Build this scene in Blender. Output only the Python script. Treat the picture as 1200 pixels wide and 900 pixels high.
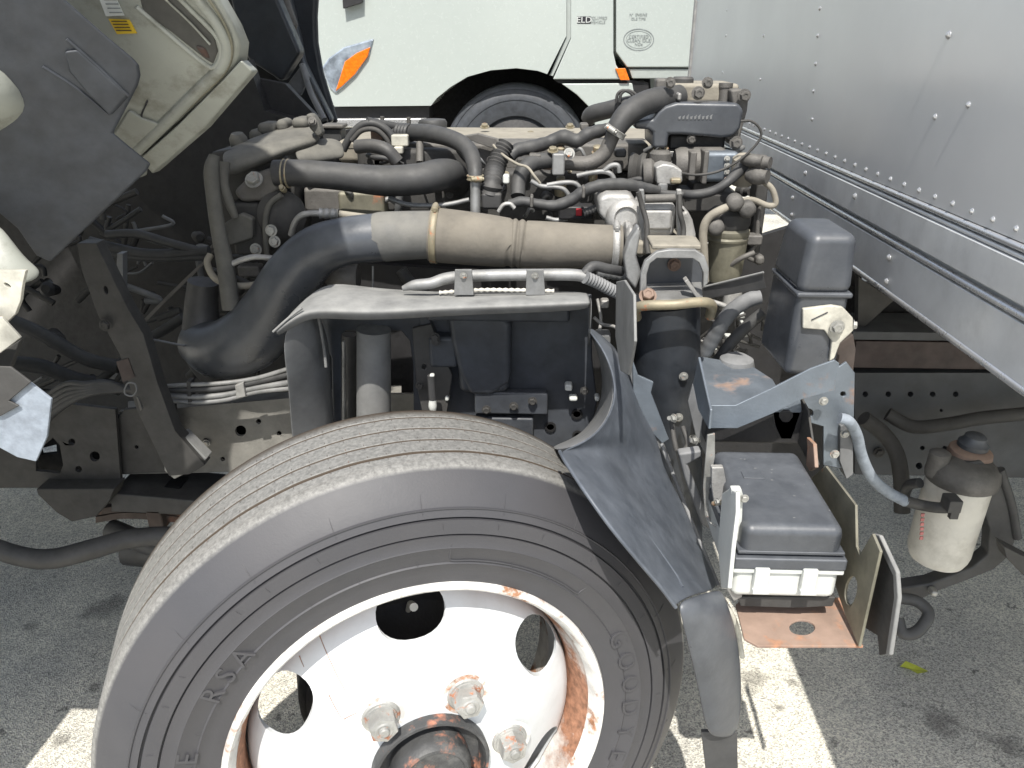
import bpy, bmesh, math, random
from mathutils import Vector as V, Matrix as M
from mathutils.geometry import tessellate_polygon
random.seed(4)
for o in list(bpy.data.objects): bpy.data.objects.remove(o)
S = bpy.context.scene; C = S.collection
# ------------------------------------------------------------------ camera
F = 900.0; PIT = math.atan(401/F); YAW = math.atan(36/math.hypot(F, 401)); CZ = 1.325
cam = bpy.data.cameras.new('camera'); co = bpy.data.objects.new('camera', cam); C.objects.link(co)
cam.sensor_width = 36; cam.sensor_fit = 'HORIZONTAL'; cam.lens = 36*F/1200; cam.clip_start = .02; cam.clip_end = 2000
co.location = (0, 0, CZ); co.rotation_euler = (math.pi/2-PIT, 0, YAW); S.camera = co
CAM = V((0, 0, CZ))
FW = V((-math.sin(YAW)*math.cos(PIT), math.cos(YAW)*math.cos(PIT), -math.sin(PIT)))
RT = V((math.cos(YAW), math.sin(YAW), 0)); UP = RT.cross(FW)
# ------------------------------------------------------------------ world, sun
EL = math.radians(58); SUN = V((-.03, -math.cos(EL), math.sin(EL))).normalized()
w = bpy.data.worlds.new('World'); S.world = w; w.use_nodes = True
nt = w.node_tree; sky = nt.nodes.new('ShaderNodeTexSky'); sky.sky_type = 'NISHITA'; sky.sun_disc = False
sky.sun_elevation = EL; sky.sun_rotation = math.atan2(SUN.x, SUN.y); sky.air_density = 1; sky.dust_density = 1.5
bg = nt.nodes['Background']; hs = nt.nodes.new('ShaderNodeHueSaturation'); hs.inputs['Saturation'].default_value = .6; nt.links.new(sky.outputs[0], hs.inputs['Color']); nt.links.new(hs.outputs[0], bg.inputs[0]); bg.inputs[1].default_value = .15
sl = bpy.data.lights.new('sun', 'SUN'); sl.energy = 4.0; sl.angle = math.radians(.5); sl.color = (1, .96, .89)
so = bpy.data.objects.new('sun', sl); C.objects.link(so); so.rotation_euler = SUN.to_track_quat('Z', 'Y').to_euler(); so.location = SUN*20
S.view_settings.view_transform = 'Standard'; S.view_settings.look = 'None'; S.view_settings.exposure = .62
S.render.engine = 'CYCLES'; S.cycles.max_bounces = 6

# ------------------------------------------------------------------ pixel rays onto real planes of the place
def ray(px, py): return FW + RT*((px-600)/F) + UP*((450-py)/F)
def W(px, py, Y): d = ray(px, py); return CAM + d*(Y/d.y)
def WX(px, py, X): d = ray(px, py); return CAM + d*(X/d.x)
def WZ(px, py, Z): d = ray(px, py); return CAM + d*((Z-CZ)/d.z)
def pxm(p): return (V(p)-CAM).dot(FW)/F          # metres per photo pixel at a point

# ------------------------------------------------------------------ materials
def mat(name, col, rough=.6, metal=0, var=.25, vs=25, dust=0, dcol=(.26, .248, .225), rust=0, rcol=(.28, .10, .04),
        bump=.15, bs=180, spec=.5, coat=0, rs=9, grime=0, gcol=(.03, .03, .03), ruf_var=.2):
    m = bpy.data.materials.new(name); m.use_nodes = True; n = m.node_tree.nodes; l = m.node_tree.links
    b = n['Principled BSDF']; b.inputs['Metallic'].default_value = metal
    b.inputs['Specular IOR Level'].default_value = spec; b.inputs['Coat Weight'].default_value = coat
    b.inputs['Coat Roughness'].default_value = .15
    tc = n.new('ShaderNodeTexCoord')
    geo = n.new('ShaderNodeNewGeometry')
    def noise(s, d=5, r=.6, off=0):
        mp = n.new('ShaderNodeMapping'); l.new(geo.outputs['Position'], mp.inputs[0]); mp.inputs['Location'].default_value = (off, off*1.7, -off)
        x = n.new('ShaderNodeTexNoise'); l.new(mp.outputs[0], x.inputs['Vector']); x.inputs['Scale'].default_value = s
        x.inputs['Detail'].default_value = d; x.inputs['Roughness'].default_value = r; return x.outputs[0]
    def ramp(src, a, bb, lo=0., hi=1.):
        x = n.new('ShaderNodeMapRange'); l.new(src, x.inputs[0]); x.inputs[1].default_value = a; x.inputs[2].default_value = bb
        x.inputs[3].default_value = lo; x.inputs[4].default_value = hi; return x.outputs[0]
    def mul(a, bb):
        x = n.new('ShaderNodeMath'); x.operation = 'MULTIPLY'; l.new(a, x.inputs[0])
        if isinstance(bb, float): x.inputs[1].default_value = bb
        else: l.new(bb, x.inputs[1])
        return x.outputs[0]
    def mix(f, a, bb):
        x = n.new('ShaderNodeMix'); x.data_type = 'RGBA'; l.new(f, x.inputs[0])
        for i, s in ((6, a), (7, bb)):
            if isinstance(s, tuple): x.inputs[i].default_value = (*s, 1)
            else: l.new(s, x.inputs[i])
        return x.outputs[2]
    lo = tuple(c*(1-var) for c in col); hi = tuple(min(1, c*(1+var)) for c in col)
    c = mix(ramp(noise(vs), .35, .65), lo, hi)
    r = ramp(noise(vs*2.3, off=3), .3, .7, max(.03, rough-ruf_var*.5), min(1, rough+ruf_var*.5))
    if grime: c = mix(mul(ramp(noise(14, 8, .7, 11), .5, .68), float(grime)), c, gcol)
    if rust:
        f = ramp(noise(rs, 9, .68, 5), .62-rust*.25, .68-rust*.2); c = mix(f, c, mix(ramp(noise(90, off=2), .35, .65), rcol, tuple(x*2 for x in rcol)))
        r = mix(f, r, (.85, .85, .85)); mm = n.new('ShaderNodeMath'); mm.operation = 'MULTIPLY_ADD'; l.new(f, mm.inputs[0])
        mm.inputs[1].default_value = -metal; mm.inputs[2].default_value = metal; l.new(mm.outputs[0], b.inputs['Metallic'])
    if dust:
        sp = n.new('ShaderNodeSeparateXYZ'); l.new(geo.outputs['Normal'], sp.inputs[0])
        f = mul(ramp(sp.outputs[2], -.5, .75, .22, 1.), mul(ramp(noise(22, 7, .65, 7), .3, .62, .45, 1.), float(dust)))
        c = mix(f, c, dcol); r = mix(f, r, (.95, .95, .95))
    l.new(c, b.inputs['Base Color']); l.new(r, b.inputs['Roughness'])
    if bump:
        bp = n.new('ShaderNodeBump'); bp.inputs['Strength'].default_value = bump; bp.inputs['Distance'].default_value = .0015
        l.new(noise(bs, 4, .6, 1), bp.inputs['Height']); l.new(bp.outputs[0], b.inputs['Normal'])
    return m
K = {}
K['blackn'] = mat('clean_black_paint', (.016, .019, .024), .42, dust=.06, dcol=(.2, .22, .25), bump=.1)
K['black'] = mat('black_paint', (.022, .023, .026), .5, dust=.28)
K['blackd'] = mat('dusty_black_rubber', (.024, .025, .028), .5, dust=.36, dcol=(.155, .152, .142), vs=30)
K['blackg'] = mat('satin_black_plastic', (.028, .032, .04), .27, dust=.28, dcol=(.25, .265, .285), spec=.6, bump=.12, vs=7, grime=.3, gcol=(.085, .093, .105))
K['dark'] = mat('grimy_dark_metal', (.03, .03, .03), .65, dust=.3, dcol=(.16, .15, .135), bump=.4, bs=120)
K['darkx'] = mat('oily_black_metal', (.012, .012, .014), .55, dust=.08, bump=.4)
K['hole'] = mat('hollow_shadowed_metal', (.006, .006, .007), .9, bump=0)  # near-black: the shade inside hollows is put into the colour
K['cast'] = mat('grimy_cast_aluminium', (.11, .105, .1), .6, .35, dust=.42, grime=.8, bump=.5, bs=260)
K['castb'] = mat('bare_cast_aluminium', (.36, .36, .355), .5, .5, dust=.35, dcol=(.5, .47, .42), grime=.3, bump=.5, bs=320)
K['zinc'] = mat('zinc_plated_steel', (.38, .38, .36), .45, .6, dust=.3, rust=.05, rs=60)
K['zincy'] = mat('yellow_zinc_steel', (.32, .28, .19), .5, .5, dust=.35, rust=.15, rs=60)
K['silver'] = mat('dull_silver_pipe', (.27, .275, .28), .5, .6, dust=.4, dcol=(.33, .32, .29), grime=.3)
K['beige'] = mat('dust_caked_rubber_hose', (.11, .10, .086), .75, dust=.55, dcol=(.26, .235, .19), grime=.35, gcol=(.09, .085, .075), vs=14, bump=.5, bs=90)
K['dusty'] = mat('dust_caked_cover', (.22, .2, .165), .8, dust=.75, dcol=(.34, .315, .26), grime=.7, bump=.5)
K['greyp'] = mat('weathered_grey_plastic', (.09, .095, .10), .6, dust=.5, dcol=(.36, .36, .36), vs=18)
K['lip'] = mat('chalky_faded_plastic', (.09, .092, .095), .7, dust=.75, dcol=(.33, .33, .315), vs=20)
K['liner'] = mat('dark_liner_plastic', (.038, .043, .052), .5, dust=.12, dcol=(.2, .2, .2))
K['steelb'] = mat('worn_blue_grey_steel', (.135, .16, .19), .4, .45, dust=.3, dcol=(.33, .36, .395), rust=.12, rs=6, rcol=(.15, .085, .05), vs=9, bump=.3)
K['rust'] = mat('rusty_primer_steel', (.22, .155, .125), .7, .1, rust=.38, rs=12, rcol=(.2, .085, .04), dust=.4, dcol=(.46, .33, .25))
K['rustd'] = mat('dark_rusty_steel', (.05, .035, .03), .8, rust=.35, rcol=(.09, .04, .025), dust=.2)
K['olive'] = mat('olive_zinc_plate', (.2, .19, .14), .55, .4, dust=.35, rust=.1)
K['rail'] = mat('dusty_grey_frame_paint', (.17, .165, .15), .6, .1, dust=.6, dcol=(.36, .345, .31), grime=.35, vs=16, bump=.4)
K['railk'] = mat('shaded_frame_paint', (.05, .055, .062), .55, dust=.3, dcol=(.13, .13, .13), grime=.3, vs=12)  # darker copy of the frame paint, with shade in its colour
K['white'] = mat('white_wheel_paint', (.62, .645, .655), .38, dust=.06, var=.03, grime=.22, gcol=(.42, .41, .38), rust=.0, rs=16, rcol=(.34, .16, .07), bump=.08)
K['rimedge'] = mat('white_paint_rusting_edge', (.66, .65, .62), .5, rust=.33, rs=14, rcol=(.22, .11, .06), bump=.3)
K['cream'] = mat('cream_painted_metal', (.5, .485, .42), .5, dust=.15, rust=.08, grime=.35)
K['cab'] = mat('cab_pale_green_white_paint', (.29, .30, .265), .45, var=.14, dust=.1, grime=.9, gcol=(.14, .135, .105), vs=6, bump=.1)
K['whitepl'] = mat('white_plastic', (.56, .575, .55), .4, var=.05, grime=.15, gcol=(.35, .33, .3))
K['truckw'] = mat('white_truck_paint', (.43, .47, .445), .22, var=.015, bump=0, coat=.5)
K['truckg'] = mat('grey_truck_trim', (.36, .39, .37), .4, var=.05)
K['chrome'] = mat('bright_trim', (.6, .6, .6), .3, .7, var=.05)
K['orange'] = mat('orange_lens', (.75, .17, .01), .2, var=.2, vs=60, bump=.05, coat=.6)
K['lens'] = mat('grey_headlight_lens', (.33, .38, .44), .12, .3, var=.4, vs=14, bump=0, coat=1)
K['filter'] = mat('white_filter_paint', (.62, .60, .54), .5, var=.06, dust=.25, grime=.6, gcol=(.36, .34, .29))
K['brown'] = mat('brown_plastic', (.045, .032, .03), .6)
K['shroud'] = mat('dust_coated_shroud_plastic', (.05, .05, .047), .7, dust=.65, dcol=(.23, .22, .19), grime=.3, bump=.4, bs=120)
K['ink'] = mat('black_print', (.02, .02, .025), .6, bump=0)
K['inkg'] = mat('grey_print', (.22, .24, .24), .6, bump=0)
K['yellow'] = mat('yellow_label', (.62, .42, .03), .5, var=.1)
K['paper'] = mat('white_label', (.55, .57, .55), .5, var=.1)
K['red'] = mat('red_plastic', (.5, .02, .03), .5)
K['pink'] = mat('faded_red_print', (.45, .16, .15), .5)
K['copper'] = mat('coppery_bolt', (.15, .10, .075), .6, .2)
K['blue'] = mat('dusty_blue_grey_hose', (.2, .23, .27), .7, dust=.5, dcol=(.36, .4, .45), vs=60, bump=.5)
K['leaf'] = mat('yellow_green_leaf', (.42, .45, .05), .6, var=.2)
K['flare'] = mat('sheen_tinted_black_plastic', (.034, .041, .053), .3, dust=.42, dcol=(.2, .22, .25), vs=6, grime=.45, gcol=(.12, .135, .16), bump=.15)  # bluish base and pale mottling paint in sheen and highlight streaks, over dust
K['faded'] = mat('sun_faded_duct_plastic', (.08, .082, .083), .6, dust=.6, dcol=(.26, .25, .22), vs=12, bump=.3)
K['hubk'] = mat('flaking_black_hub', (.035, .037, .04), .5, grime=.9, gcol=(.13, .13, .125), rust=.22, rs=13, rcol=(.25, .1, .06), dust=.12, bump=.5)

def tyre_mat():
    m = mat('dusty_tyre_rubber', (.05, .05, .055), .55, dust=0, bump=.12, bs=300, var=.04, ruf_var=.02)
    n = m.node_tree.nodes; l = m.node_tree.links; b = n['Principled BSDF']
    tc = n.new('ShaderNodeTexCoord'); sp = n.new('ShaderNodeSeparateXYZ'); l.new(tc.outputs['Object'], sp.inputs[0])
    cx = n.new('ShaderNodeCombineXYZ'); l.new(sp.outputs[0], cx.inputs[0]); l.new(sp.outputs[1], cx.inputs[1])
    ln = n.new('ShaderNodeVectorMath'); ln.operation = 'LENGTH'; l.new(cx.outputs[0], ln.inputs[0])
    def mr(src, a, bb):
        x = n.new('ShaderNodeMapRange'); l.new(src, x.inputs[0]); x.inputs[1].default_value = a; x.inputs[2].default_value = bb; return x.outputs[0]
    tread = mr(sp.outputs[2], -.0235, -.0275)
    gm = mr(ln.outputs['Value'], .4205, .4217); gx = n.new('ShaderNodeMath'); gx.operation = 'MAXIMUM'; l.new(gm, gx.inputs[0]); l.new(mr(sp.outputs[2], -.040, -.036), gx.inputs[1]); groove = gx.outputs[0]
    nz = n.new('ShaderNodeTexNoise'); nz.inputs['Scale'].default_value = 170; nz.inputs['Detail'].default_value = 6; nz.inputs['Roughness'].default_value = .75
    l.new(tc.outputs['Object'], nz.inputs['Vector'])
    gr = n.new('ShaderNodeValToRGB'); gr.color_ramp.elements[0].position = .36; gr.color_ramp.elements[0].color = (.13, .128, .12, 1)
    gr.color_ramp.elements[1].position = .62; gr.color_ramp.elements[1].color = (.25, .245, .23, 1); l.new(nz.outputs[0], gr.inputs[0])
    tn = n.new('ShaderNodeMix'); tn.data_type = 'RGBA'; l.new(groove, tn.inputs[0]); tn.inputs[6].default_value = (.06, .042, .026, 1); l.new(gr.outputs[0], tn.inputs[7])
    fin = n.new('ShaderNodeMix'); fin.data_type = 'RGBA'; l.new(tread, fin.inputs[0])
    old = b.inputs['Base Color'].links[0].from_socket
    # dust film and scuffs on the sidewall
    n2 = n.new('ShaderNodeTexNoise'); n2.inputs['Scale'].default_value = 7; n2.inputs['Detail'].default_value = 8; l.new(tc.outputs['Object'], n2.inputs['Vector'])
    sw = n.new('ShaderNodeMix'); sw.data_type = 'RGBA'; l.new(mr(n2.outputs[0], .35, .8), sw.inputs[0]); l.new(old, sw.inputs[6]); sw.inputs[7].default_value = (.058, .056, .059, 1)
    l.new(sw.outputs[2], fin.inputs[6]); l.new(tn.outputs[2], fin.inputs[7]); l.new(fin.outputs[2], b.inputs['Base Color'])
    return m
K['tyre'] = tyre_mat()

def wall_mat():
    m = mat('aluminium_box_panel', (.62, .625, .63), .3, .28, var=.04, vs=3, bump=0, ruf_var=.05)
    n = m.node_tree.nodes; l = m.node_tree.links; b = n['Principled BSDF']
    geo = n.new('ShaderNodeNewGeometry'); a = n.new('ShaderNodeTexNoise'); a.inputs['Scale'].default_value = 1.6; a.inputs['Detail'].default_value = 0
    l.new(geo.outputs['Position'], a.inputs['Vector']); bp = n.new('ShaderNodeBump'); bp.inputs['Strength'].default_value = .05; bp.inputs['Distance'].default_value = .01
    l.new(a.outputs[0], bp.inputs['Height']); l.new(bp.outputs[0], b.inputs['Normal']); return m
K['wall'] = wall_mat()
K['walllow'] = mat('aluminium_lower_rail', (.6, .605, .605), .38, .25, var=.1, vs=8, bump=.05, grime=.2, gcol=(.25, .25, .24))

def ground_mat():
    m = bpy.data.materials.new('worn_pale_asphalt'); m.use_nodes = True; n = m.node_tree.nodes; l = m.node_tree.links; b = n['Principled BSDF']
    g = n.new('ShaderNodeNewGeometry')
    v = n.new('ShaderNodeTexVoronoi'); v.inputs['Scale'].default_value = 330; l.new(g.outputs['Position'], v.inputs['Vector'])
    v2 = n.new('ShaderNodeTexVoronoi'); v2.inputs['Scale'].default_value = 170; l.new(g.outputs['Position'], v2.inputs['Vector'])
    r = n.new('ShaderNodeValToRGB'); e = r.color_ramp.elements; e[0].position = .1; e[0].color = (.19, .185, .17, 1); e[1].position = .85; e[1].color = (.68, .66, .58, 1)
    x = e.new(.45); x.color = (.46, .445, .40, 1)
    sp = n.new('ShaderNodeSeparateColor'); l.new(v.outputs['Color'], sp.inputs[0]); l.new(sp.outputs[0], r.inputs[0])
    r2 = n.new('ShaderNodeValToRGB'); e = r2.color_ramp.elements; e[0].color = (.33, .32, .29, 1); e[1].color = (.58, .56, .5, 1)
    sp2 = n.new('ShaderNodeSeparateColor'); l.new(v2.outputs['Color'], sp2.inputs[0]); l.new(sp2.outputs[1], r2.inputs[0])
    m1 = n.new('ShaderNodeMix'); m1.data_type = 'RGBA'; m1.inputs[0].default_value = .35; l.new(r.outputs[0], m1.inputs[6]); l.new(r2.outputs[0], m1.inputs[7])
    s1 = n.new('ShaderNodeTexNoise'); s1.inputs['Scale'].default_value = 2.6; s1.inputs['Detail'].default_value = 8; s1.inputs['Roughness'].default_value = .65; l.new(g.outputs['Position'], s1.inputs['Vector'])
    rs = n.new('ShaderNodeValToRGB'); e = rs.color_ramp.elements; e[0].position = .38; e[0].color = (1.0, 1.0, 1.0, 1); e[1].position = .6; e[1].color = (1.42, 1.4, 1.34, 1); l.new(s1.outputs[0], rs.inputs[0])
    m2 = n.new('ShaderNodeMix'); m2.data_type = 'RGBA'; m2.blend_type = 'MULTIPLY'; m2.inputs[0].default_value = 1; l.new(m1.outputs[2], m2.inputs[6]); l.new(rs.outputs[0], m2.inputs[7])
    s2 = n.new('ShaderNodeTexNoise'); s2.inputs['Scale'].default_value = 12; s2.inputs['Detail'].default_value = 5; s2.inputs['Roughness'].default_value = .7; l.new(g.outputs['Position'], s2.inputs['Vector'])
    f = n.new('ShaderNodeMapRange'); l.new(s2.outputs[0], f.inputs[0]); f.inputs[1].default_value = .625; f.inputs[2].default_value = .69; f.inputs[4].default_value = .7
    m3 = n.new('ShaderNodeMix'); m3.data_type = 'RGBA'; l.new(f.outputs[0], m3.inputs[0]); l.new(m2.outputs[2], m3.inputs[6]); m3.inputs[7].default_value = (.035, .033, .03, 1)
    last = m3.outputs[2]
    for px, py, rad in ((125, 712, .045), (35, 735, .02), (110, 806, .012), (1105, 845, .03), (885, 800, .03), (1180, 875, .035), (70, 868, .014), (978, 870, .012), (930, 800, .012), (915, 830, .008)):
        q = WZ(px, py, 0); dn = n.new('ShaderNodeVectorMath'); dn.operation = 'DISTANCE'; l.new(g.outputs['Position'], dn.inputs[0]); dn.inputs[1].default_value = q
        ad = n.new('ShaderNodeMath'); ad.operation = 'MULTIPLY_ADD'; l.new(s2.outputs[0], ad.inputs[0]); ad.inputs[1].default_value = rad*5; l.new(dn.outputs['Value'], ad.inputs[2])
        mr = n.new('ShaderNodeMapRange'); l.new(ad.outputs[0], mr.inputs[0]); mr.inputs[1].default_value = rad*3.0; mr.inputs[2].default_value = rad*3.9; mr.inputs[3].default_value = .5; mr.inputs[4].default_value = 0
        mx = n.new('ShaderNodeMix'); mx.data_type = 'RGBA'; l.new(mr.outputs[0], mx.inputs[0]); l.new(last, mx.inputs[6]); mx.inputs[7].default_value = (.05, .045, .04, 1); last = mx.outputs[2]
    l.new(last, b.inputs['Base Color']); b.inputs['Roughness'].default_value = .9
    bp = n.new('ShaderNodeBump'); bp.inputs['Strength'].default_value = .7; bp.inputs['Distance'].default_value = .003
    l.new(v.outputs['Distance'], bp.inputs['Height']); l.new(bp.outputs[0], b.inputs['Normal']); return m
K['ground'] = ground_mat()

# ------------------------------------------------------------------ object helpers
WM = {}
def place(o, mw, parent):
    WM[o.name] = mw
    if parent is not None:
        o.parent = parent; o.matrix_basis = WM[parent.name].inverted() @ mw
    else: o.matrix_basis = mw
def empty(name, loc, label, cat, group=None):
    o = bpy.data.objects.new(name, None); C.objects.link(o); o['label'] = label; o['category'] = cat
    if group: o['group'] = group
    o.empty_display_size = .1; place(o, M.Translation(V(loc)), None); return o
def mk(name, vs, fs, m, par, smooth=False, bev=0, seg=2, mw=None, label=None, sub=0, solid=0, ang=35):
    """world-space vertices -> one mesh object, origin at its centre"""
    vs = [V(v) for v in vs]
    if mw is None:
        c = sum(vs, V((0, 0, 0)))/len(vs); mw = M.Translation(c); vs = [v-c for v in vs]
    me = bpy.data.meshes.new(name); me.from_pydata([tuple(v) for v in vs], [], fs)
    bm = bmesh.new(); bm.from_mesh(me); bmesh.ops.recalc_face_normals(bm, faces=bm.faces); bm.to_mesh(me); bm.free()
    me.materials.append(K[m] if isinstance(m, str) else m)
    o = bpy.data.objects.new(name, me); C.objects.link(o); place(o, mw, par)
    if label: o['label'] = label
    if solid:
        s = o.modifiers.new('s', 'SOLIDIFY'); s.thickness = solid; s.offset = 0
    if sub:
        s = o.modifiers.new('u', 'SUBSURF'); s.levels = s.render_levels = sub
    if bev:
        b = o.modifiers.new('b', 'BEVEL'); b.width = bev; b.segments = seg; b.limit_method = 'ANGLE'; b.angle_limit = math.radians(ang); b.harden_normals = True
        me.shade_smooth()
    elif smooth or sub: 
        me.shade_smooth()
        if smooth == 'a': me.set_sharp_from_angle(angle=math.radians(40))
    return o
def prism(front, off, holes=()):
    """polygon (list of points, may have holes) extruded by vector off"""
    loops = [list(front)] + [list(h) for h in holes]; n = sum(map(len, loops)); flat = [p for lp in loops for p in lp]
    tris = tessellate_polygon(loops); vs = flat + [p+off for p in flat]
    if holes: fs = [tuple(t) for t in tris] + [tuple(n+i for i in reversed(t)) for t in tris]
    else: fs = [tuple(range(n)), tuple(n+i for i in reversed(range(n)))]
    k = 0
    for lp in loops:
        m = len(lp)
        for i in range(m): a, b = k+i, k+(i+1) % m; fs.append((a, b, n+b, n+a))
        k += m
    return vs, fs
def ell(px, py, rx, ry=None, n=16, rot=0):
    ry = ry or rx; return [(px+rx*math.cos(t)*math.cos(rot)-ry*math.sin(t)*math.sin(rot), py+rx*math.cos(t)*math.sin(rot)+ry*math.sin(t)*math.cos(rot)) for t in [2*math.pi*i/n for i in range(n)]]
def poly(name, pts, Y, th, m, par, holes=(), bev=.0015, seg=2, **k):
    """outline seen from the front, standing at depth Y (a number, or one per point), th metres thick"""
    g = lambda L: [W(p[0], p[1], p[2] if len(p) > 2 else Y) for p in L]
    vs, fs = prism(g(pts), V((0, th, 0)), [g(h) for h in holes]); return mk(name, vs, fs, m, par, bev=bev, seg=seg, **k)
def polyx(name, pts, X, th, m, par, holes=(), bev=.0015, seg=2, **k):
    g = lambda L: [WX(p[0], p[1], X) for p in L]
    vs, fs = prism(g(pts), V((th, 0, 0)), [g(h) for h in holes]); return mk(name, vs, fs, m, par, bev=bev, seg=seg, **k)
def poly3(name, pts, off, m, par, bev=.0015, holes=(), **k):
    vs, fs = prism([V(p) for p in pts], V(off), holes); return mk(name, vs, fs, m, par, bev=bev, **k)
def bx(name, x0, x1, y0, y1, z0, z1, m, par, bev=.004, seg=2, **k):
    v = [(x, y, z) for x in (x0, x1) for y in (y0, y1) for z in (z0, z1)]
    return mk(name, v, [(0, 1, 3, 2), (4, 6, 7, 5), (0, 4, 5, 1), (2, 3, 7, 6), (0, 2, 6, 4), (1, 5, 7, 3)], m, par, bev=bev, seg=seg, **k)
def pb(name, x0, y0, x1, y1, Y, d, m, par, bev=.004, seg=2, **k):
    """box whose front face fills the outline x0..x1, y0..y1 at depth Y and runs back d metres"""
    cx, cy = (x0+x1)/2, (y0+y1)/2
    a, b, t, u = W(x0, cy, Y).x, W(x1, cy, Y).x, W(cx, y0, Y).z, W(cx, y1, Y).z
    return bx(name, a, b, Y, Y+d, u, t, m, par, bev, seg, **k)
def spline(P, n):
    out = []
    Q = [P[0]*2-P[1]]+P+[P[-1]*2-P[-2]]
    for i in range(1, len(Q)-2):
        for k in range(n):
            t = k/n; a, b, c, d = Q[i-1:i+3]
            out.append(.5*((2*b)+(c-a)*t+(2*a-5*b+4*c-d)*t*t+(3*b-3*c+d-a)*t**3))
    out.append(P[-1]); return out
def tube_geo(P, R, segs=14, n=6, ribs=None):
    """P world points, R radii. ribs=(pitch, depth) makes bellows"""
    Q = [V((*p, 0)).to_4d() for p in P]
    A = spline([V((p.x, p.y, p.z, r)) for p, r in zip(P, R)], n)
    if ribs:
        L = [0]
        for i in range(1, len(A)): L.append(L[-1]+(A[i]-A[i-1]).length)
        step = ribs[0]/4; B = []; s = 0; i = 0
        while s < L[-1]:
            while L[i+1] < s: i += 1
            t = (s-L[i])/max(1e-9, L[i+1]-L[i]); q = A[i].lerp(A[i+1], t)
            q = V(q); q[3] *= 1 + ribs[1]*math.cos(2*math.pi*s/ribs[0]); B.append(q); s += step
        A = B
    vs, fs = [], []; T = None; N = None
    for i, a in enumerate(A):
        p = a.to_3d(); q0 = A[max(0, i-1)].to_3d(); q1 = A[min(len(A)-1, i+1)].to_3d(); t = (q1-q0).normalized()
        if N is None: N = t.orthogonal().normalized()
        else: N = (N - t*N.dot(t)).normalized()
        Bn = t.cross(N)
        for k in range(segs):
            g = 2*math.pi*k/segs; vs.append(p+(N*math.cos(g)+Bn*math.sin(g))*a[3])
    m = len(A)
    for i in range(m-1):
        for k in range(segs):
            b = (k+1) % segs; fs.append((i*segs+k, i*segs+b, (i+1)*segs+b, (i+1)*segs+k))
    fs.append(tuple(range(segs))); fs.append(tuple((m-1)*segs+k for k in reversed(range(segs))))
    return vs, fs
def tb(name, pts, r, m, par, Y=None, segs=14, n=6, ribs=None, **k):
    """hose or pipe through outline points (px, py[, depth]); r in photo pixels at that depth (number or list)"""
    P = [W(p[0], p[1], p[2] if len(p) > 2 else Y) for p in pts]
    R = [(r[i] if isinstance(r, (list, tuple)) else r)*pxm(P[i]) for i in range(len(P))]
    vs, fs = tube_geo(P, R, segs, n, ribs); return mk(name, vs, fs, m, par, smooth='a', **k)
def lathe_geo(prof, segs=32, c=(0, 0, 0), ax=(0, 0, 1)):
    ax = V(ax).normalized(); a = ax.orthogonal().normalized(); b = ax.cross(a); c = V(c); vs, fs = [], []
    for r, h in prof:
        for k in range(segs): g = 2*math.pi*k/segs; vs.append(c+ax*h+(a*math.cos(g)+b*math.sin(g))*max(r, 1e-5))
    for i in range(len(prof)-1):
        for k in range(segs): b2 = (k+1) % segs; fs.append((i*segs+k, i*segs+b2, (i+1)*segs+b2, (i+1)*segs+k))
    return vs, fs
def lathe(name, c, ax, prof, m, par, segs=32, **k):
    pr = [(0, prof[0][1])]+list(prof)+[(0, prof[-1][1])]
    vs, fs = lathe_geo(pr, segs, c, ax); return mk(name, vs, fs, m, par, smooth='a', **k)
def band(name, c, ax, r, wd, m, par, t=.0015, screw=None):
    """worm-drive clamp: a band round a hose with its screw housing"""
    ax = V(ax).normalized(); c = V(c)
    vs, fs = lathe_geo([(r-.001, -wd/2), (r+t, -wd/2), (r+t*1.6, -wd/2+t), (r+t, -wd/2+2*t), (r+t, wd/2-2*t), (r+t*1.6, wd/2-t), (r+t, wd/2), (r-.001, wd/2)], 40, c, ax)
    if screw:
        s = V(screw); s = (s-ax*s.dot(ax)).normalized(); q = ax.cross(s); p = c+s*(r+.005)
        v2, f2 = lathe_geo([(0, -.012), (.0045, -.012), (.0045, -.006), (.006, -.006), (.006, .008), (.0035, .009), (.0035, .012), (0, .012)], 10, p, q)
        k0 = len(vs); vs += v2; fs += [tuple(k0+i for i in f) for f in f2]
    return mk(name, vs, fs, m, par, smooth='a')
BOLT = {}
def bolt(par, p, ax=(0, -1, 0), r=.008, m='zinc', name='bolt', h=None):
    """hex head on a washer; every bolt of one metal shares its mesh"""
    key = m
    if key not in BOLT:
        me = bpy.data.meshes.new('bolt'); bm = bmesh.new(); pr = [(1.45, 0), (1.45, .18), (1.0, .2)]
        vs, fs = lathe_geo([(0, 0), (1.45, 0), (1.45, .2), (.6, .2)], 20); k0 = len(vs)
        hx, hf = [], []
        for rr, hh in ((1.08, .2), (1.08, .9), (.95, 1.05), (.55, 1.05), (.5, .95), (.0, .95)):
            for k in range(6): g = math.pi*k/3; hx.append(V((math.cos(g)*rr, math.sin(g)*rr, hh)))
        for i in range(5):
            for k in range(6): b = (k+1) % 6; hf.append((k0+i*6+k, k0+i*6+b, k0+(i+1)*6+b, k0+(i+1)*6+k))
        me.from_pydata([tuple(v) for v in vs+hx], [], fs+hf); me.materials.append(K[m]); BOLT[key] = me
    o = bpy.data.objects.new(name, BOLT[key]); C.objects.link(o)
    ax = V(ax).normalized(); q = ax.to_track_quat('Z', 'Y').to_matrix().to_4x4()
    place(o, M.Translation(V(p)) @ q @ M.Rotation(random.random(), 4, 'Z') @ M.Diagonal((r, r, r*(h or 1), 1)), par); return o
def pbolt(par, px, py, Y, rpx=4, ax=(0, -1, 0), m='zinc', h=None): p = W(px, py, Y); return bolt(par, p, ax, rpx*pxm(p)*.75, m, h=h)
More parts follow.
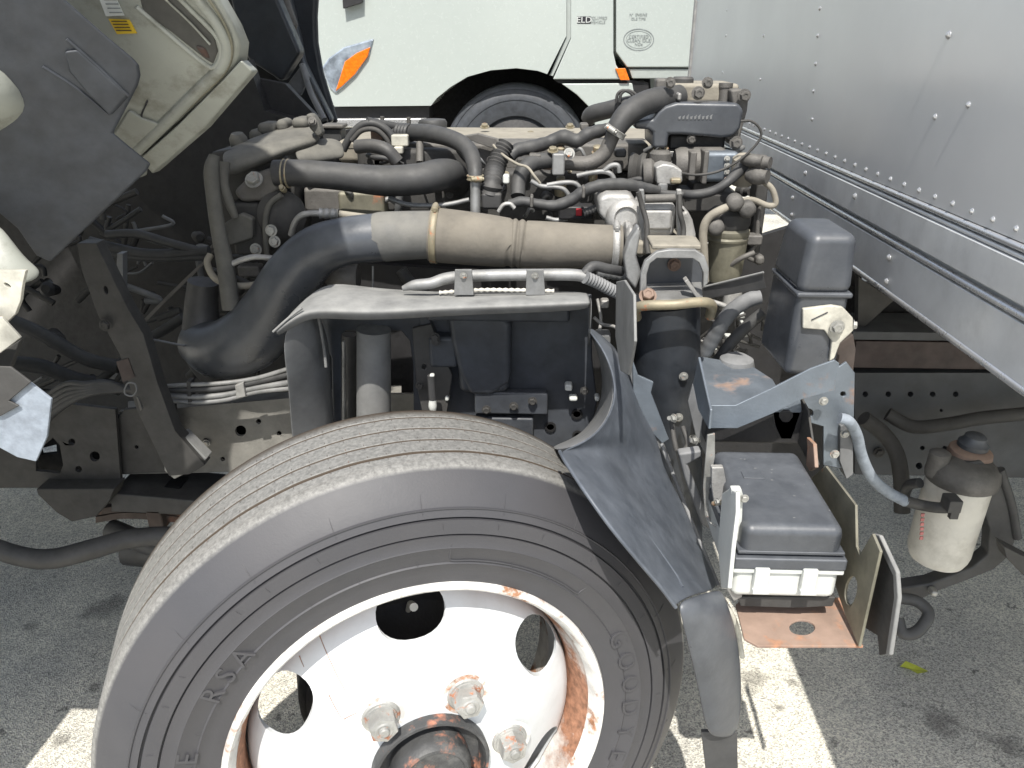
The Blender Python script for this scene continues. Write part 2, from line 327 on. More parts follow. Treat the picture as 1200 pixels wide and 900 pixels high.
def loft(name, rows, m, par, sub=2, solid=.003, **k):
    """surface through rows of world points"""
    n = len(rows[0]); vs = [p for r in rows for p in r]; fs = [(i*n+j, i*n+j+1, (i+1)*n+j+1, (i+1)*n+j) for i in range(len(rows)-1) for j in range(n-1)]
    return mk(name, vs, fs, m, par, sub=sub, solid=solid, **k)
def PR(L): return [W(*p) for p in L]
def text_mesh(s, size, ext=.001, sx=1):
    cu = bpy.data.curves.new('t', 'FONT'); cu.body = s; cu.size = size; cu.extrude = ext; cu.align_x = 'CENTER'; cu.align_y = 'CENTER'; cu.resolution_u = 3
    o = bpy.data.objects.new('t', cu); C.objects.link(o); dg = bpy.context.evaluated_depsgraph_get()
    me = bpy.data.meshes.new_from_object(o.evaluated_get(dg)); vs = [V((v.co.x*sx, v.co.y, v.co.z)) for v in me.vertices]; fs = [tuple(p.vertices) for p in me.polygons]
    bpy.data.objects.remove(o); return vs, fs
def tx(name, s, px, py, Y, hpx, m, par, sx=1, ax=0):
    """flat lettering on a surface facing the road at depth Y"""
    c = W(px, py, Y); vs, fs = text_mesh(s, hpx*pxm(c)*1.4, .0005, sx)
    R = M.Rotation(math.pi/2, 3, 'X')
    return mk(name, [c+R@v for v in vs], fs, m, par)

# ------------------------------------------------------------------ ground
vs = [(-60, -30, 0), (60, -30, 0), (60, 90, 0), (-60, 90, 0)]
g = mk('ground', vs, [(0, 1, 2, 3)], 'ground', None); g['kind'] = 'structure'

# ================================================================== THE WHITE TRUCK BEHIND
YT = 5.5
T2 = empty('white_truck', (W(600, 100, YT).x, YT+1.2, 0), 'white highway truck parked behind the open engine, its orange lamp and one front tyre showing', 'truck')
arch = [(505, 124), (512, 115), (528, 102), (548, 90), (575, 82.5), (605, 80), (630, 83), (643, 87.5)]
poly('fender', [(330, -140), (664, -140), (664, 42), (641, 88)] + arch[::-1] + [(392, 125), (372, 80)], YT, .5, 'truckw', T2, bev=.012, seg=4)
poly('door', [(669, -140), (719, -140), (719, 62), (722, 76), (733, 93), (648, 93), (669, 45)], YT+.006, .5, 'truckw', T2, bev=.008, seg=3)
poly('sleeper_panel', [(722, -140), (900, -140), (900, 79), (735, 79), (722, 61)], YT+.004, .5, 'truckw', T2, bev=.008, seg=3)
poly('side_skirt', [(737, 80.5), (900, 80.5), (900, 92), (741, 92)], YT+.02, .4, 'truckg', T2, bev=.005)
poly('black_sill', [(650, 94), (741, 94), (760, 97), (760, 175), (741, 175), (735, 97), (655, 97.5)], YT+.05, .3, 'darkx', T2)
poly('lower_panel', [(658, 98), (741, 97.5), (747, 130), (742, 175), (705, 175), (692, 127), (676, 111)], YT+.015, .3, 'truckw', T2, bev=.006)
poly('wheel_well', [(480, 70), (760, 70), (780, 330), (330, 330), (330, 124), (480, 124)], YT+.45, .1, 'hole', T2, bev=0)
poly('bumper_skirt', [(380, 126), (503, 125), (503, 139), (380, 139)], YT+.06, .25, 'darkx', T2)
poly('bumper', [(380, 139), (500, 138.5), (496, 149), (380, 150)], YT+.02, .3, 'chrome', T2, bev=.012, seg=3)
poly('step_panel', [(380, 151), (470, 151), (455, 200), (380, 200)], YT+.06, .3, 'cream', T2)
wl = poly('headlight', [(377, 79), (385, 68), (403, 55), (438, 45), (433, 63), (418, 86), (393, 110), (386, 103), (381, 92)], YT-.014, .1, 'lens', T2, bev=.012, seg=3)
poly('orange_marker', [(393, 107), (399, 88), (404, 72), (418, 62), (434, 55), (431, 66), (416, 87), (401, 101)], YT-.022, .05, 'orange', wl, bev=.006)
poly('marker_lamp', [(721, 80), (733, 80), (738, 94), (727, 94)], YT-.01, .04, 'orange', T2, bev=.004)
poly('mirror_arm', [(400, -20), (424, -20), (424, 3), (402, 10)], YT-.05, .04, 'darkx', T2)
None and tb('fender_flare', [(508, 108, YT), (520, 92, YT), (545, 75, YT), (575, 66, YT), (608, 63, YT), (640, 68, YT), (655, 74, YT)], [3, 9, 12, 13, 13, 10, 3], 'truckw', T2, segs=18)
poly('door_seam', [(664.3, -140), (668.7, -140), (668.7, 44), (648, 89), (643, 88), (664.3, 42)], YT+.012, .3, 'truckg', T2, bev=0)
wt = W(605, 190, YT+.12); wr = pxm(wt)*86
tw = lathe('wheel', wt, (0, -1, 0), [(wr*.5, -.15), (wr*.55, .0), (wr*.3, .05), (wr*.28, .09)], 'darkx', T2, 40, label='front wheel in the dark arch of the white truck')
lathe('tyre', wt, (0, -1, 0), [(wr*.55, -.24), (wr*.97, -.24), (wr, -.21), (wr, -.03), (wr*.985, -.01), (wr*.955, .002), (wr*.93, .004), (wr*.925, 0), (wr*.88, .012), (wr*.87, .016), (wr*.8, .017), (wr*.795, .012), (wr*.7, .014), (wr*.6, .0), (wr*.57, -.03)], 'liner', tw, 72)
d = tx('eld_decal', 'ELD', 684.5, 23.5, YT+.002, 6.5, 'paper', T2, sx=1.15)
poly('eld_backing', [(676.5, 19.2), (692.5, 19.2), (692.5, 27.6), (676.5, 27.6)], YT+.0035, .003, 'ink', T2, bev=0)
tx('decal_text', 'EQUIPPED', 701.5, 21.2, YT+.003, 3.2, 'inkg', T2); tx('decal_text', 'VEHICLE', 701, 26, YT+.003, 3.2, 'inkg', T2)
for q, (a, b) in enumerate(((17.2, 14), (22, 10))):
    tx('decal_text', ('N°  ENGINE', 'IDLE TIME')[q], 748, a, YT+.001, 2.8, 'inkg', T2)
tx('decal_text', 'CERTIFIED', 748.5, 43, YT+.001, 3.6, 'inkg', T2); tx('decal_text', 'CLEAN IDLE', 748.5, 47.5, YT+.001, 3.6, 'inkg', T2); tx('decal_text', 'NOx', 748.5, 52, YT+.001, 3.2, 'inkg', T2)
def oval(cx, cy, rx, ry, Y, wpx, m, par):
    P = [W(cx+(rx+s*wpx)*math.cos(t), cy+(ry+s*wpx)*math.sin(t), Y) for s in (0, 1) for t in [2*math.pi*i/48 for i in range(48)]]
    mk('decal_ring', P, [(i, (i+1) % 48, 48+(i+1) % 48, 48+i) for i in range(48)], m, par)
oval(748.5, 46.5, 17, 12, YT+.002, 1.0, 'inkg', T2); oval(748.5, 46.5, 14.5, 9.8, YT+.002, .5, 'inkg', T2)
# rest of that truck: tractor roof mass and rear frame, so that it still stands from the side
bx('cab_body', W(330, 0, YT).x, W(898, 0, YT).x, YT+.55, YT+2.5, .9, 2.6, 'truckw', T2, bev=.05)
bx('frame_rail', W(400, 0, YT).x-.5, W(898, 0, YT).x+3, YT+.7, YT+.85, .55, .8, 'darkx', T2)

# ================================================================== THE BOX TRUCK
TR = empty('box_truck', (0, 1.9, 0), 'box truck with cab tilted forward over its open engine, white front wheel nearest the camera', 'truck')
XB = .58; YF = 3.24
# ---- box body
B = bx('cargo_box', XB+.004, XB+5.5, .44, YF, .94, 3.6, 'walllow', TR, bev=.004, label='riveted aluminium cargo box right of the engine')
bx('front_panel', XB-.004, XB+.02, .41, YF, 1.105, 3.6, 'wall', B, bev=.002)
bx('corner_post', XB-.012, XB+.05, YF-.004, YF+.02, .93, 3.6, 'castb', B, bev=.004)
zt = WX(1100, 247, XB).z; zm = WX(1100, 312, XB).z; z0 = WX(1100, 383.5, XB).z
def railx(name, z, r, m, x=XB-.004):
    vs, fs = tube_geo([V((x, .41, z)), V((x, 1.5, z)), V((x, YF, z))], [r]*3, 12, 3); return mk(name, vs, fs, m, B, smooth='a')
railx('trim_strip', zt, .0045, 'chrome'); railx('trim_strip', zt-.010, .003, 'walllow'); railx('trim_strip', zm, .005, 'chrome')
railx('bottom_edge_trim', z0, .0065, 'chrome', XB-.002)
bx('lower_rail_flange', XB-.009, XB+.003, .41, YF, zm+.012, zt-.014, 'walllow', B, bev=.002)
bx('lower_rail_flange', XB-.006, XB+.003, .41, YF, z0+.004, zm-.008, 'walllow', B, bev=.002)
RIV = None
def rivet(px, py, r, x=XB-.004, m='castb'):
    global RIV
    if RIV is None:
        vs, fs = lathe_geo([(0, 0), (1.25, 0), (1.25, .12), (1, .22), (.82, .62), (.5, .85), (.0, .95)], 14); RIV = bpy.data.meshes.new('rivet'); RIV.from_pydata([tuple(v) for v in vs], [], fs); RIV.materials.append(K['chrome']); RIV.shade_smooth()
    p = WX(px, py, x); o = bpy.data.objects.new('rivet', RIV); C.objects.link(o)
    place(o, M.Translation(p) @ V((-1, 0, 0)).to_track_quat('Z', 'Y').to_matrix().to_4x4() @ M.Diagonal((r, r, r, 1)), B)
ra, rb = WX(1200, 271, XB), WX(875, 142, XB)
y = ra.y - .2
zr = WX(1100, 231, XB).z
while y < YF-.05:
    p = V((XB-.004, y, zr)); o = p
    if RIV is None: rivet(1112, 41, .0048)
    q = bpy.data.objects.new('rivet', RIV); C.objects.link(q)
    place(q, M.Translation(p) @ V((-1, 0, 0)).to_track_quat('Z', 'Y').to_matrix().to_4x4() @ M.Scale(.0036, 4), B); y += .0525
for px, py in ((1096, 137), (1135, 123), (952, 140), (953.5, 107), (956, 75), (958.5, 42), (961, 10), (891, 93), (895, 42), (847, 85), (851, 42), (852, 12), (1075, 266)): rivet(px, py, .0038 if px > 900 else .0036)
for px, py in ((944, 203), (929, 232), (928, 252), (1042, 302), (1039, 330), (1002, 230)): rivet(px, py, .0048, XB-.009)
# ---- frame rails, right part
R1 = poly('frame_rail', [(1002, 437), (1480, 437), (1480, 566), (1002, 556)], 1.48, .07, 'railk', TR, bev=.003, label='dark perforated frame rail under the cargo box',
          holes=[ell(x, 462, 3.4, n=10) for x in (1014, 1041, 1067, 1093, 1120)]+[ell(x, 525, 2.8, n=10) for x in (1081, 1107)]+[ell(1077, 546, 4, n=10), ell(1103, 481, 2, n=8)])
poly('rail_shade_sheet', [(1002, 440), (1480, 440), (1480, 560), (1002, 552)], 1.54, .01, 'hole', R1, bev=0)  # near-black sheet so the rail holes read as shade
pb('wood_sill', 1000, 402, 1420, 434, 1.47, .11, 'brown', TR, bev=.002); pb('sill_plate', 998, 391, 1420, 401, 1.46, .12, 'railk', TR, bev=.002)
poly('gusset', [(1006, 325), (1048, 352), (1005, 391)], 1.49, .02, 'dark', TR)
pb('box_cross_sill', 1002, 352, 1420, 391, 1.6, .1, 'darkx', TR)
bx('underbody_crossmember', 1.3, 1.4, .75, 3.1, .78, .93, 'darkx', TR)
tb('brake_pipe', [(1040, 485, 1.44), (1070, 500, 1.42), (1110, 497, 1.42), (1150, 490, 1.42), (1200, 485, 1.42), (1260, 480, 1.42)], 8, 'dark', TR)
tb('air_pipe', [(1012, 490, 1.42), (1035, 508, 1.42), (1050, 530, 1.4), (1056, 560, 1.38), (1057, 600, 1.36)], 9, 'dark', TR)
pbolt(TR, 1030, 530, 1.475, 6, m='dark'); pbolt(TR, 1172, 490, 1.475, 6, m='dark')
bx('far_frame_rail', -1.9, 4.5, 2.30, 2.37, .44, .64, 'dark', TR)
lathe('propeller_shaft', (1.6, 1.9, .55), (1, 0, 0), [(.05, -1.3), (.05, 1.6)], 'dark', TR)
# air tank deep under the box
lathe('air_tank', (1.75, 1.25, .52), (1, 0, 0), [(.02, -.42), (.09, -.4), (.12, -.36), (.12, .5), (.09, .54)], 'dark', TR)

# ---- frame rail, left part
LH = [ell(282, 505, 6.5, n=14), ell(303, 494, 3, n=10), ell(327, 508, 3, n=10), ell(241, 517, 3.6, n=10), ell(261, 538, 2.7, n=10), ell(349, 511, 3.4, n=10)]
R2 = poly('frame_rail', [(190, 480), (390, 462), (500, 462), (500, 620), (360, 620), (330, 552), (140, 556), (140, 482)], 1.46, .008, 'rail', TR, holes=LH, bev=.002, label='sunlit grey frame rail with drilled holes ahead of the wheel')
pb('rail_shade_sheet', 80, 490, 480, 545, 1.52, .01, 'hole', R2, bev=0)  # black sheet behind the holes in place of inner shade
poly('rail_top_flange', [(150, 482, 1.462), (470, 462, 1.462), (470, 452, 1.55), (150, 471, 1.55)], 1.46, .004, 'rail', R2, bev=0)
pbolt(R2, 368, 491, 1.455, 10, m='zinc'); pbolt(R2, 242, 519, 1.455, 4, m='zinc'); pbolt(R2, 349, 509, 1.455, 4, m='zinc')
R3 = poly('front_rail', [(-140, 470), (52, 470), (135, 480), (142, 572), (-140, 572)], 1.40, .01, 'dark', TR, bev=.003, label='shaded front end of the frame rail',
          holes=[[(42, 530), (62, 513), (70, 522), (74, 545), (70, 555), (42, 552)], ell(84, 518, 4, n=10), ell(111, 535, 6, n=12), ell(92, 550, 4, n=10)])  # dark metal instead of rail grey: shade put into the colour
poly('slot_shade_sheet', [(-140, 476), (128, 484), (134, 565), (-140, 565)], 1.47, .01, 'hole', R3, bev=0, holes=[[(46, 526), (66, 521), (67, 531), (48, 533)]])  # black sheet for the shade seen through the slots
poly('rail_joint_plate', [(133, 500), (145, 480), (205, 474), (212, 553), (142, 556)], 1.42, .01, 'dark', TR, bev=.002, holes=[ell(160, 524, 2.2, n=8)])
# brake lines along the rail
for i, (dy, rr) in enumerate(((-6, 2.6), (0, 3.2), (8, 3.4), (14, 3))):
    tb('brake_line', [(182, 457+dy*.6, 1.38), (220, 457+dy, 1.38), (260, 455+dy, 1.38), (300, 448+dy*.8, 1.38), (342, 438+dy*1.2, 1.37)], rr, 'silver' if i != 1 else 'blackd', TR)
poly('line_clip', [(218, 447), (223, 447), (225, 474), (220, 474)], 1.375, .02, 'dark', TR); poly('line_clip', [(275, 452), (285, 448), (288, 465), (277, 467)], 1.37, .02, 'castb', TR)
for i in range(5):
    tb('wiring_harness', [(40+i*3, 506-i*10, 1.36), (70+i*2, 478-i*7, 1.34), (100, 462-i*3, 1.33), (130, 457-i*2, 1.35), (180, 455+i*4, 1.38)], 4.5-.3*i, 'blackd', TR)
tb('stabilizer_bar', [(-120, 622, 1.18), (-40, 632, 1.18), (20, 651, 1.2), (60, 655, 1.22), (110, 643, 1.25), (150, 632, 1.28), (200, 628, 1.3), (250, 634, 1.32), (300, 650, 1.34)], [11, 11, 11.5, 12, 12, 11.5, 11, 11, 11], 'black', TR, segs=20)
poly('spring_hanger', [(42, 573), (134, 573), (128, 588), (112, 606), (84, 612), (66, 601), (44, 580)], 1.36, .05, 'dark', TR, bev=.003)
for i in range(3):
    P = [(100+i*6, 597+i*8-(10 if i == 0 else 0)), (150, 592+i*8), (220, 598+i*8), (300, 612+i*8), (420, 640+i*8)]
    up = [W(x, y-7, 1.42) for x, y in P]; dn = [W(x, y, 1.42) for x, y in P]
    q = spline(up, 5); s = spline(dn, 5); vs, fs = prism(q+s[::-1], V((0, .07, 0))); mk('spring_leaf', vs, fs, 'rustd' if i else 'dark', TR, bev=0)
pb('leaf_clip', 172, 598, 190, 622, 1.4, .11, 'rustd', TR); poly('axle_seat', [(130, 578), (240, 588), (260, 606), (130, 600)], 1.4, .12, 'black', TR, bev=.003)
pb('bump_stop', 192, 571, 212, 583, 1.44, .05, 'hole', TR); 
tb('front_axle', [(150, 640, 1.5), (260, 650, 1.5), (420, 650, 1.5), (700, 645, 1.5)], 22, 'black', TR); tb('track_rod', [(130, 620, 1.44), (180, 640, 1.4), (240, 655, 1.35), (330, 655, 1.25)], 12, 'black', TR)

# ================================================================== WHEEL
th = .345; cb = .064; CW = V((-.148, .768, CZ-.899))
nW = V((math.sin(th)*math.cos(cb), -math.cos(th)*math.cos(cb), math.sin(cb))); aW = V((math.cos(th), math.sin(th), 0)); bW = nW.cross(aW)
MW = M(((aW.x, bW.x, nW.x, CW.x), (aW.y, bW.y, nW.y, CW.y), (aW.z, bW.z, nW.z, CW.z), (0, 0, 0, 1)))
def wpol(px, py, h=0):
    d = ray(px, py); t = (CW+nW*h-CAM).dot(nW)/d.dot(nW); p = CAM+d*t-CW; return math.atan2(p.dot(bW), p.dot(aW)), math.hypot(p.dot(aW), p.dot(bW))
# disc (dished) with hand holes
disc = [(.237, -.13), (.2365, -.078), (.235, -.062), (.230, -.050), (.219, -.040), (.200, -.026), (.178, -.010), (.158, .004), (.143, .014), (.132, .020), (.118, .0262), (.09, .0265), (.079, .0265), (.079, .012)]
prof = disc + [(r-.004 if i < 2 else r, h-.009) for i, (r, h) in list(enumerate(disc))[::-1]]
def ringmesh(prof, segs, closed=True):
    vs, fs = lathe_geo(prof+([prof[0]] if closed else []), segs); n = len(prof); 
    if closed:
        vs = vs[:n*segs]; fs = [tuple(i % (n*segs) for i in f) for f in fs]
    return vs, fs
a0 = math.radians(90.5)
vs, fs = ringmesh(prof, 96)
wheel = mk('wheel', vs, fs, 'white', TR, smooth='a', mw=MW, label='white steel front wheel with rusty hub and lug nuts')
cv, cf = [], []
for k in range(6):
    g = a0+k*math.pi/3; c = V((math.cos(g), math.sin(g), 0)); tt = V((-math.sin(g), math.cos(g), 0)); r_ = .203
    k0 = len(cv); n = 28
    for h in (-.11, .05):
        for i in range(n):
            t = 2*math.pi*i/n; ct, st = math.cos(t), math.sin(t); e = lambda s, p: math.copysign(abs(s)**p, s)
            cv.append(c*(r_+.030*e(st, .85))+tt*(.047*e(ct, .85))+V((0, 0, h)))
    for i in range(n): b = (i+1) % n; cf.append((k0+i, k0+b, k0+n+b, k0+n+i))
    cf += [tuple(k0+i for i in reversed(range(n))), tuple(k0+n+i for i in range(n))]
cut = mk('cut', cv, cf, 'white', None, mw=MW)
bo = wheel.modifiers.new('bo', 'BOOLEAN'); bo.object = cut; bo.operation = 'DIFFERENCE'; bo.solver = 'EXACT'
dg = bpy.context.evaluated_depsgraph_get(); nm = bpy.data.meshes.new_from_object(wheel.evaluated_get(dg)); wheel.modifiers.clear(); wheel.data = nm
bpy.data.objects.remove(cut); nm.shade_smooth(); nm.set_sharp_from_angle(angle=math.radians(35))
rimp = [(.2395, -.12), (.2398, -.05), (.246, -.03), (.250, -.012), (.2545, .000), (.257, .006), (.261, .0095), (.266, .009), (.2685, .005), (.2685, -.001), (.262, -.012), (.258, -.02), (.252, -.04), (.246, -.19), (.262, -.205), (.268, -.21), (.266, -.215), (.2395, -.2)]
vs, fs = ringmesh(rimp, 120); mk('rim', vs, fs, 'rimedge', wheel, smooth='a', mw=MW)
vs, fs = lathe_geo([(.2496, -.0125), (.2458, -.030), (.2396, -.050), (.2385, -.075)], 120); mk('rim_barrel', vs, fs, mat('rusty_barrel_paint', (.6, .58, .55), .55, rust=1.05, rs=6, rcol=(.20, .10, .06), bump=.3), wheel, smooth='a', mw=MW)
# tyre
tp = [(.250, -.012), (.262, .0005), (.272, .005), (.283, .0055), (.297, .009), (.299, .0105), (.301, .009), (.322, .0125), (.3235, .0135), (.325, .0125), (.3403, .013), (.3410, .0080), (.3426, .0080), (.3433, .013), (.3615, .0106), (.3623, .0050), (.3646, .0050), (.3654, .0098), (.3745, .0063), (.3752, .0078), (.3764, .0078), (.3772, .0048), (.388, -.002), (.396, -.009), (.406, -.016), (.412, -.022), (.4165, -.026)]
rt = .4175
tread = []
wz = -.026; Wd = .212
gro = [(-.045, .0065), (-.079, .0085), (-.113, .0085), (-.147, .0085), (-.181, .0085)][1:]
gro = [(-.064, .0085), (-.103, .0055), (-.143, .0055), (-.184, .0055)]
seq = [(rt, -.027, 0), (rt+.004, -.033, 0)]
for c, wg in gro:
    rr = rt+.0045
    seq += [(rr, c+wg/2+.0006, 1), (rr-.0007, c+wg/2, 1), (rr-.012, c+wg/2-.001, 1), (rr-.012, c-wg/2+.001, 1), (rr-.0007, c-wg/2, 1), (rr, c-wg/2-.0006, 1)]
seq += [(rt+.003, -.215, 0), (rt-.002, -.222, 0), (.405, -.232, 0), (.36, -.246, 0), (.30, -.244, 0), (.262, -.225, 0), (.250, -.20, 0)]
allp = [(r, h, 0) for r, h in tp]+seq; SG = 420; vs, fs = [], []
for r, h, z in allp:
    for k in range(SG):
        g = 2*math.pi*k/SG; tri = abs((k/6) % 2-1)*2-1; hh = h+(z*tri*.0005); vs.append(V((math.cos(g)*r, math.sin(g)*r, hh)))
for i in range(len(allp)-1):
    for k in range(SG): b = (k+1) % SG; fs.append((i*SG+k, i*SG+b, (i+1)*SG+b, (i+1)*SG+k))
tyre = mk('tyre', vs, fs, 'tyre', wheel, smooth='a', mw=MW, label='dust-grey commercial tyre with raised lettering')
# sipes across the tread ribs, one real piece
sv, sf = [], []
for k in range(0, 110):
    g = 2*math.pi*k/110
    for c, wg in gro:
        r = rt+.0042
        for s in (-1, 1):
            k0 = len(sv)
            for dg_, dh in ((-.0009, 0), (.0009, 0), (.0009, .8), (-.0009, .8)):
                gg = g+dg_; sv.append(V((math.cos(gg)*(r+.0009), math.sin(gg)*(r+.0009), c+s*(wg/2+.0013)+s*dh*.006)))
            sf.append((k0, k0+1, k0+2, k0+3))
o = mk('tread_sipes', sv, sf, 'rustd', wheel, mw=MW); o['kind'] = 'stuff'
# raised lettering round the sidewall (reads clockwise)
def arc_text(s, ang, rad, size, step, h=.0105, sx=1.0, hollow=True):
    vs, fs = [], []
    for i, ch in enumerate(s):
        if ch == ' ': continue
        v, f = text_mesh(ch, size, .0019, sx); g = ang-step*i
        u = V((math.sin(g), -math.cos(g), 0)); rr = V((math.cos(g), math.sin(g), 0)); k0 = len(vs)
        mk('raised_letter', [rr*(rad+p.y)+u*p.x+V((0, 0, h+p.z)) for p in v], f, 'tyre', wheel, mw=MW)
aG, rG = wpol(722, 750, .01); aD, _ = wpol(748, 815, .01)
arc_text('GOODYEAR', aG, .307, .040, (aG-aD)/2.6, .0105)
aR, rR = wpol(255, 815, .01); aE, rE = wpol(222, 888, .01)
aR2, _ = wpol(290, 772, .01)
st = (aR-aR2)/2; arc_text('RSA', aR, .309, .036, st, .0112); arc_text('SERVICE', aE+st*6, .309, .036, st*1.0, .0112)
def outline(P, rad, wd=.0011):
    pts = [V((math.cos(a)*r, math.sin(a)*r, hh)) for a, r, hh in P]; vs, fs = tube_geo(pts, [wd]*len(pts), 6, 3); mk('moulded_line', vs, fs, 'tyre', wheel, smooth='a', mw=MW)
g0, _ = wpol(530, 655, .01); g1, _ = wpol(680, 690, .01)
L = [(g0+(g1-g0)*t/8, .333, .0115) for t in range(9)]+[(g1-.015, .325, .0115), (g1-.01, .31, .0105)]+[(g1+(g0-g1)*t/8, .304, .0105) for t in range(9)]+[(g0+.012, .31, .011), (g0+.012, .327, .0118), (g0, .333, .0115)]
outline(L, 0)
for a in [2*math.pi*i/22+.1 for i in range(22)]: outline([(a, .37, .0085), (a+.001, .382, .003), (a, .392, -.0055)], 0, .0003)
for q in range(60):
    a = 2*math.pi*q/60+random.uniform(-.02, .02); r = random.choice((.328, .35, .30)); outline([(a, r, .0125), (a+.003, r+.008, .0122)], 0, .0003)
# tyre dust cap + marks, valve
lathe('tyre_mark', CW+0*nW, nW, [(.001, .0)], 'whitepl', wheel) if False else None
# hub
def wl3(a, r, h): return CW+aW*(math.cos(a)*r)+bW*(math.sin(a)*r)+nW*h
hub = lathe('hub', CW+nW*.036, nW, [(.080, -.03), (.0805, .004), (.079, .008), (.075, .008), (.0725, .002), (.070, -.016), (.054, -.018), (.0535, .008), (.051, .016), (.047, .021), (.043, .0215), (.041, .019), (.02, .0195), (.006, .021), (.0, .021)], 'hubk', wheel, 48)
aL, rL = wpol(450, 853, .01); a3, _ = wpol(550, 830, .01); a4, _ = wpol(603, 880, .01)
0 and print('lug angles', aL, a3, a4, rL, 'hand', [wpol(*p, -.04) for p in ((483, 725), (640, 757), (325, 838))])
LUG = None
for k in range(6):
    g = math.radians(61.5)+k*math.pi/3; p = wl3(g, .1135, .026)
    if LUG is None:
        v1, f1 = lathe_geo([(.0, 0), (.0255, 0), (.0255, .0015), (.024, .003), (.0235, .004), (.021, .004), (.0205, .006), (.0, .006)], 28)
        k0 = len(v1); hx = []
        for rr, hh in ((.0195, .006), (.0195, .024), (.0185, .0265), (.0135, .0275), (.0125, .025), (.0125, .0245)):
            for i in range(6 if rr > .014 else 6): t = math.pi*i/3; hx.append(V((math.cos(t)*rr, math.sin(t)*rr, hh)))
        f2 = [(k0+i*6+j, k0+i*6+(j+1) % 6, k0+(i+1)*6+(j+1) % 6, k0+(i+1)*6+j) for i in range(5) for j in range(6)]
        v3, f3 = lathe_geo([(.0133, .024), (.0133, .027), (.0105, .0285), (.0075, .028), (.0065, .031), (.005, .032), (0, .032)], 20); k1 = k0+len(hx)
        LUG = bpy.data.meshes.new('lug_nut'); LUG.from_pydata([tuple(v) for v in v1+hx+v3], [], f1+f2+[tuple(k1+i for i in f) for f in f3]); LUG.materials.append(mat('rusty_galvanised_nut', (.42, .42, .4), .5, .5, rust=.28, rs=55, rcol=(.25, .1, .05), dust=.2, grime=.3, gcol=(.2, .17, .13), bump=.4))
        LUG.materials[0].name = 'galvanised_nut'
    o = bpy.data.objects.new('lug_nut', LUG); C.objects.link(o)
    place(o, M.Translation(p) @ nW.to_track_quat('Z', 'Y').to_matrix().to_4x4() @ M.Rotation(k*.7, 4, 'Z'), wheel)
    vs, fs = lathe_geo([(.0255, -.0005), (.031, -.0002), (.0315, .0008), (.0255, .001)], 28, p, nW); mk('rust_ring', vs, fs, 'rimedge', wheel, smooth='a')
av, rv = wpol(484, 722, -.07); vs, fs = tube_geo([wl3(av, .150, -.11), wl3(av, .175, -.09), wl3(av, .190, -.06)], [.004, .0045, .006], 10, 3); mk('valve_stem', vs, fs, 'cream', wheel, smooth='a')
lathe('brake_drum', CW-nW*.16, nW, [(.165, -.06), (.165, .02), (.155, .035), (.10, .05)], 'darkx', wheel, 40)
for k in range(3): bx('axle_knuckle', -.2+.01*k, -.1, 1.02+k*.05, 1.2+k*.05, .3, .5-.02*k, 'dark', TR) if k == 0 else None
# scratches of rust on the wheel face
for px, py, qx, qy in ((376, 758, 408, 803), (352, 782, 357, 790), (384, 805, 398, 822), (400, 821, 414, 812)):
    a1, r1 = wpol(px, py, -.02); a2, r2 = wpol(qx, qy, -.02)
    def hh(r): 
        for i in range(1, len(disc)-1):
            if disc[i+1][0] <= r <= disc[i][0]: t = (disc[i][0]-r)/(disc[i][0]-disc[i+1][0]); return disc[i][1]+t*(disc[i+1][1]-disc[i][1])
        return .02
    pts = [wl3(a1+(a2-a1)*t/4, r1+(r2-r1)*t/4, hh(r1+(r2-r1)*t/4)+.0002) for t in range(5)]
    vs, fs = tube_geo(pts, [.0009, .0006, .0006, .0005, .0004], 6, 3); mk('rust_streak', vs, fs, 'rust', wheel, smooth='a')

# ================================================================== WHEEL ARCH: liner, flare, flap
LN = poly('inner_liner', [(372, 352), (694, 345), (694, 420), (700, 470), (690, 520), (690, 620), (486, 620), (484, 430), (480, 400), (470, 388), (405, 388), (400, 392), (400, 620), (392, 620), (388, 420), (374, 385)], 1.30, .006, 'liner', TR, bev=.003, label='dark plastic inner liner of the wheel arch')
loft('liner_lip', [PR([(330, 380, 1.22), (372, 334, 1.29), (400, 331, 1.30), (440, 338, 1.30), (530, 343, 1.30), (610, 343, 1.30), (690, 341, 1.30)]),
                   PR([(326, 385, 1.17), (362, 347, 1.20), (398, 343, 1.20), (440, 349, 1.20), (530, 349, 1.20), (610, 347, 1.20), (693, 345, 1.20)]),
                   PR([(322, 388, 1.13), (353, 361, 1.14), (390, 362, 1.14), (440, 364, 1.14), (530, 358, 1.14), (610, 356, 1.14), (695, 352, 1.14)]),
                   PR([(322, 391, 1.13), (355, 365, 1.14), (390, 366, 1.14), (440, 368, 1.14), (530, 362, 1.14), (610, 360, 1.14), (695, 356, 1.14)]), PR([(326, 396, 1.14), (358, 372, 1.15), (390, 374, 1.15), (440, 376, 1.15), (530, 370, 1.15), (610, 367, 1.15), (694, 364, 1.15)])], 'lip', LN, solid=.003)
loft('liner_side', [PR([(691, 343, 1.30), (694, 350, 1.14)]), PR([(690, 380, 1.30), (692, 385, 1.14)]), PR([(690, 410, 1.3), (690, 405, 1.16)])], 'greyp', LN)
loft('liner_front_cheek', [PR([(350, 366, 1.15), (366, 364, 1.17), (376, 372, 1.3)]), PR([(328, 392, 1.14), (372, 385, 1.17), (386, 400, 1.3)]), PR([(333, 430, 1.16), (380, 430, 1.2), (388, 440, 1.3)]), PR([(338, 475, 1.2), (386, 470, 1.24), (390, 480, 1.3)]), PR([(342, 560, 1.24), (396, 560, 1.28), (396, 560, 1.3)])], 'greyp', LN)
tb('liner_edge', [(320, 389, 1.13), (338, 373, 1.135), (354, 361, 1.14)], 1.6, 'lip', LN)
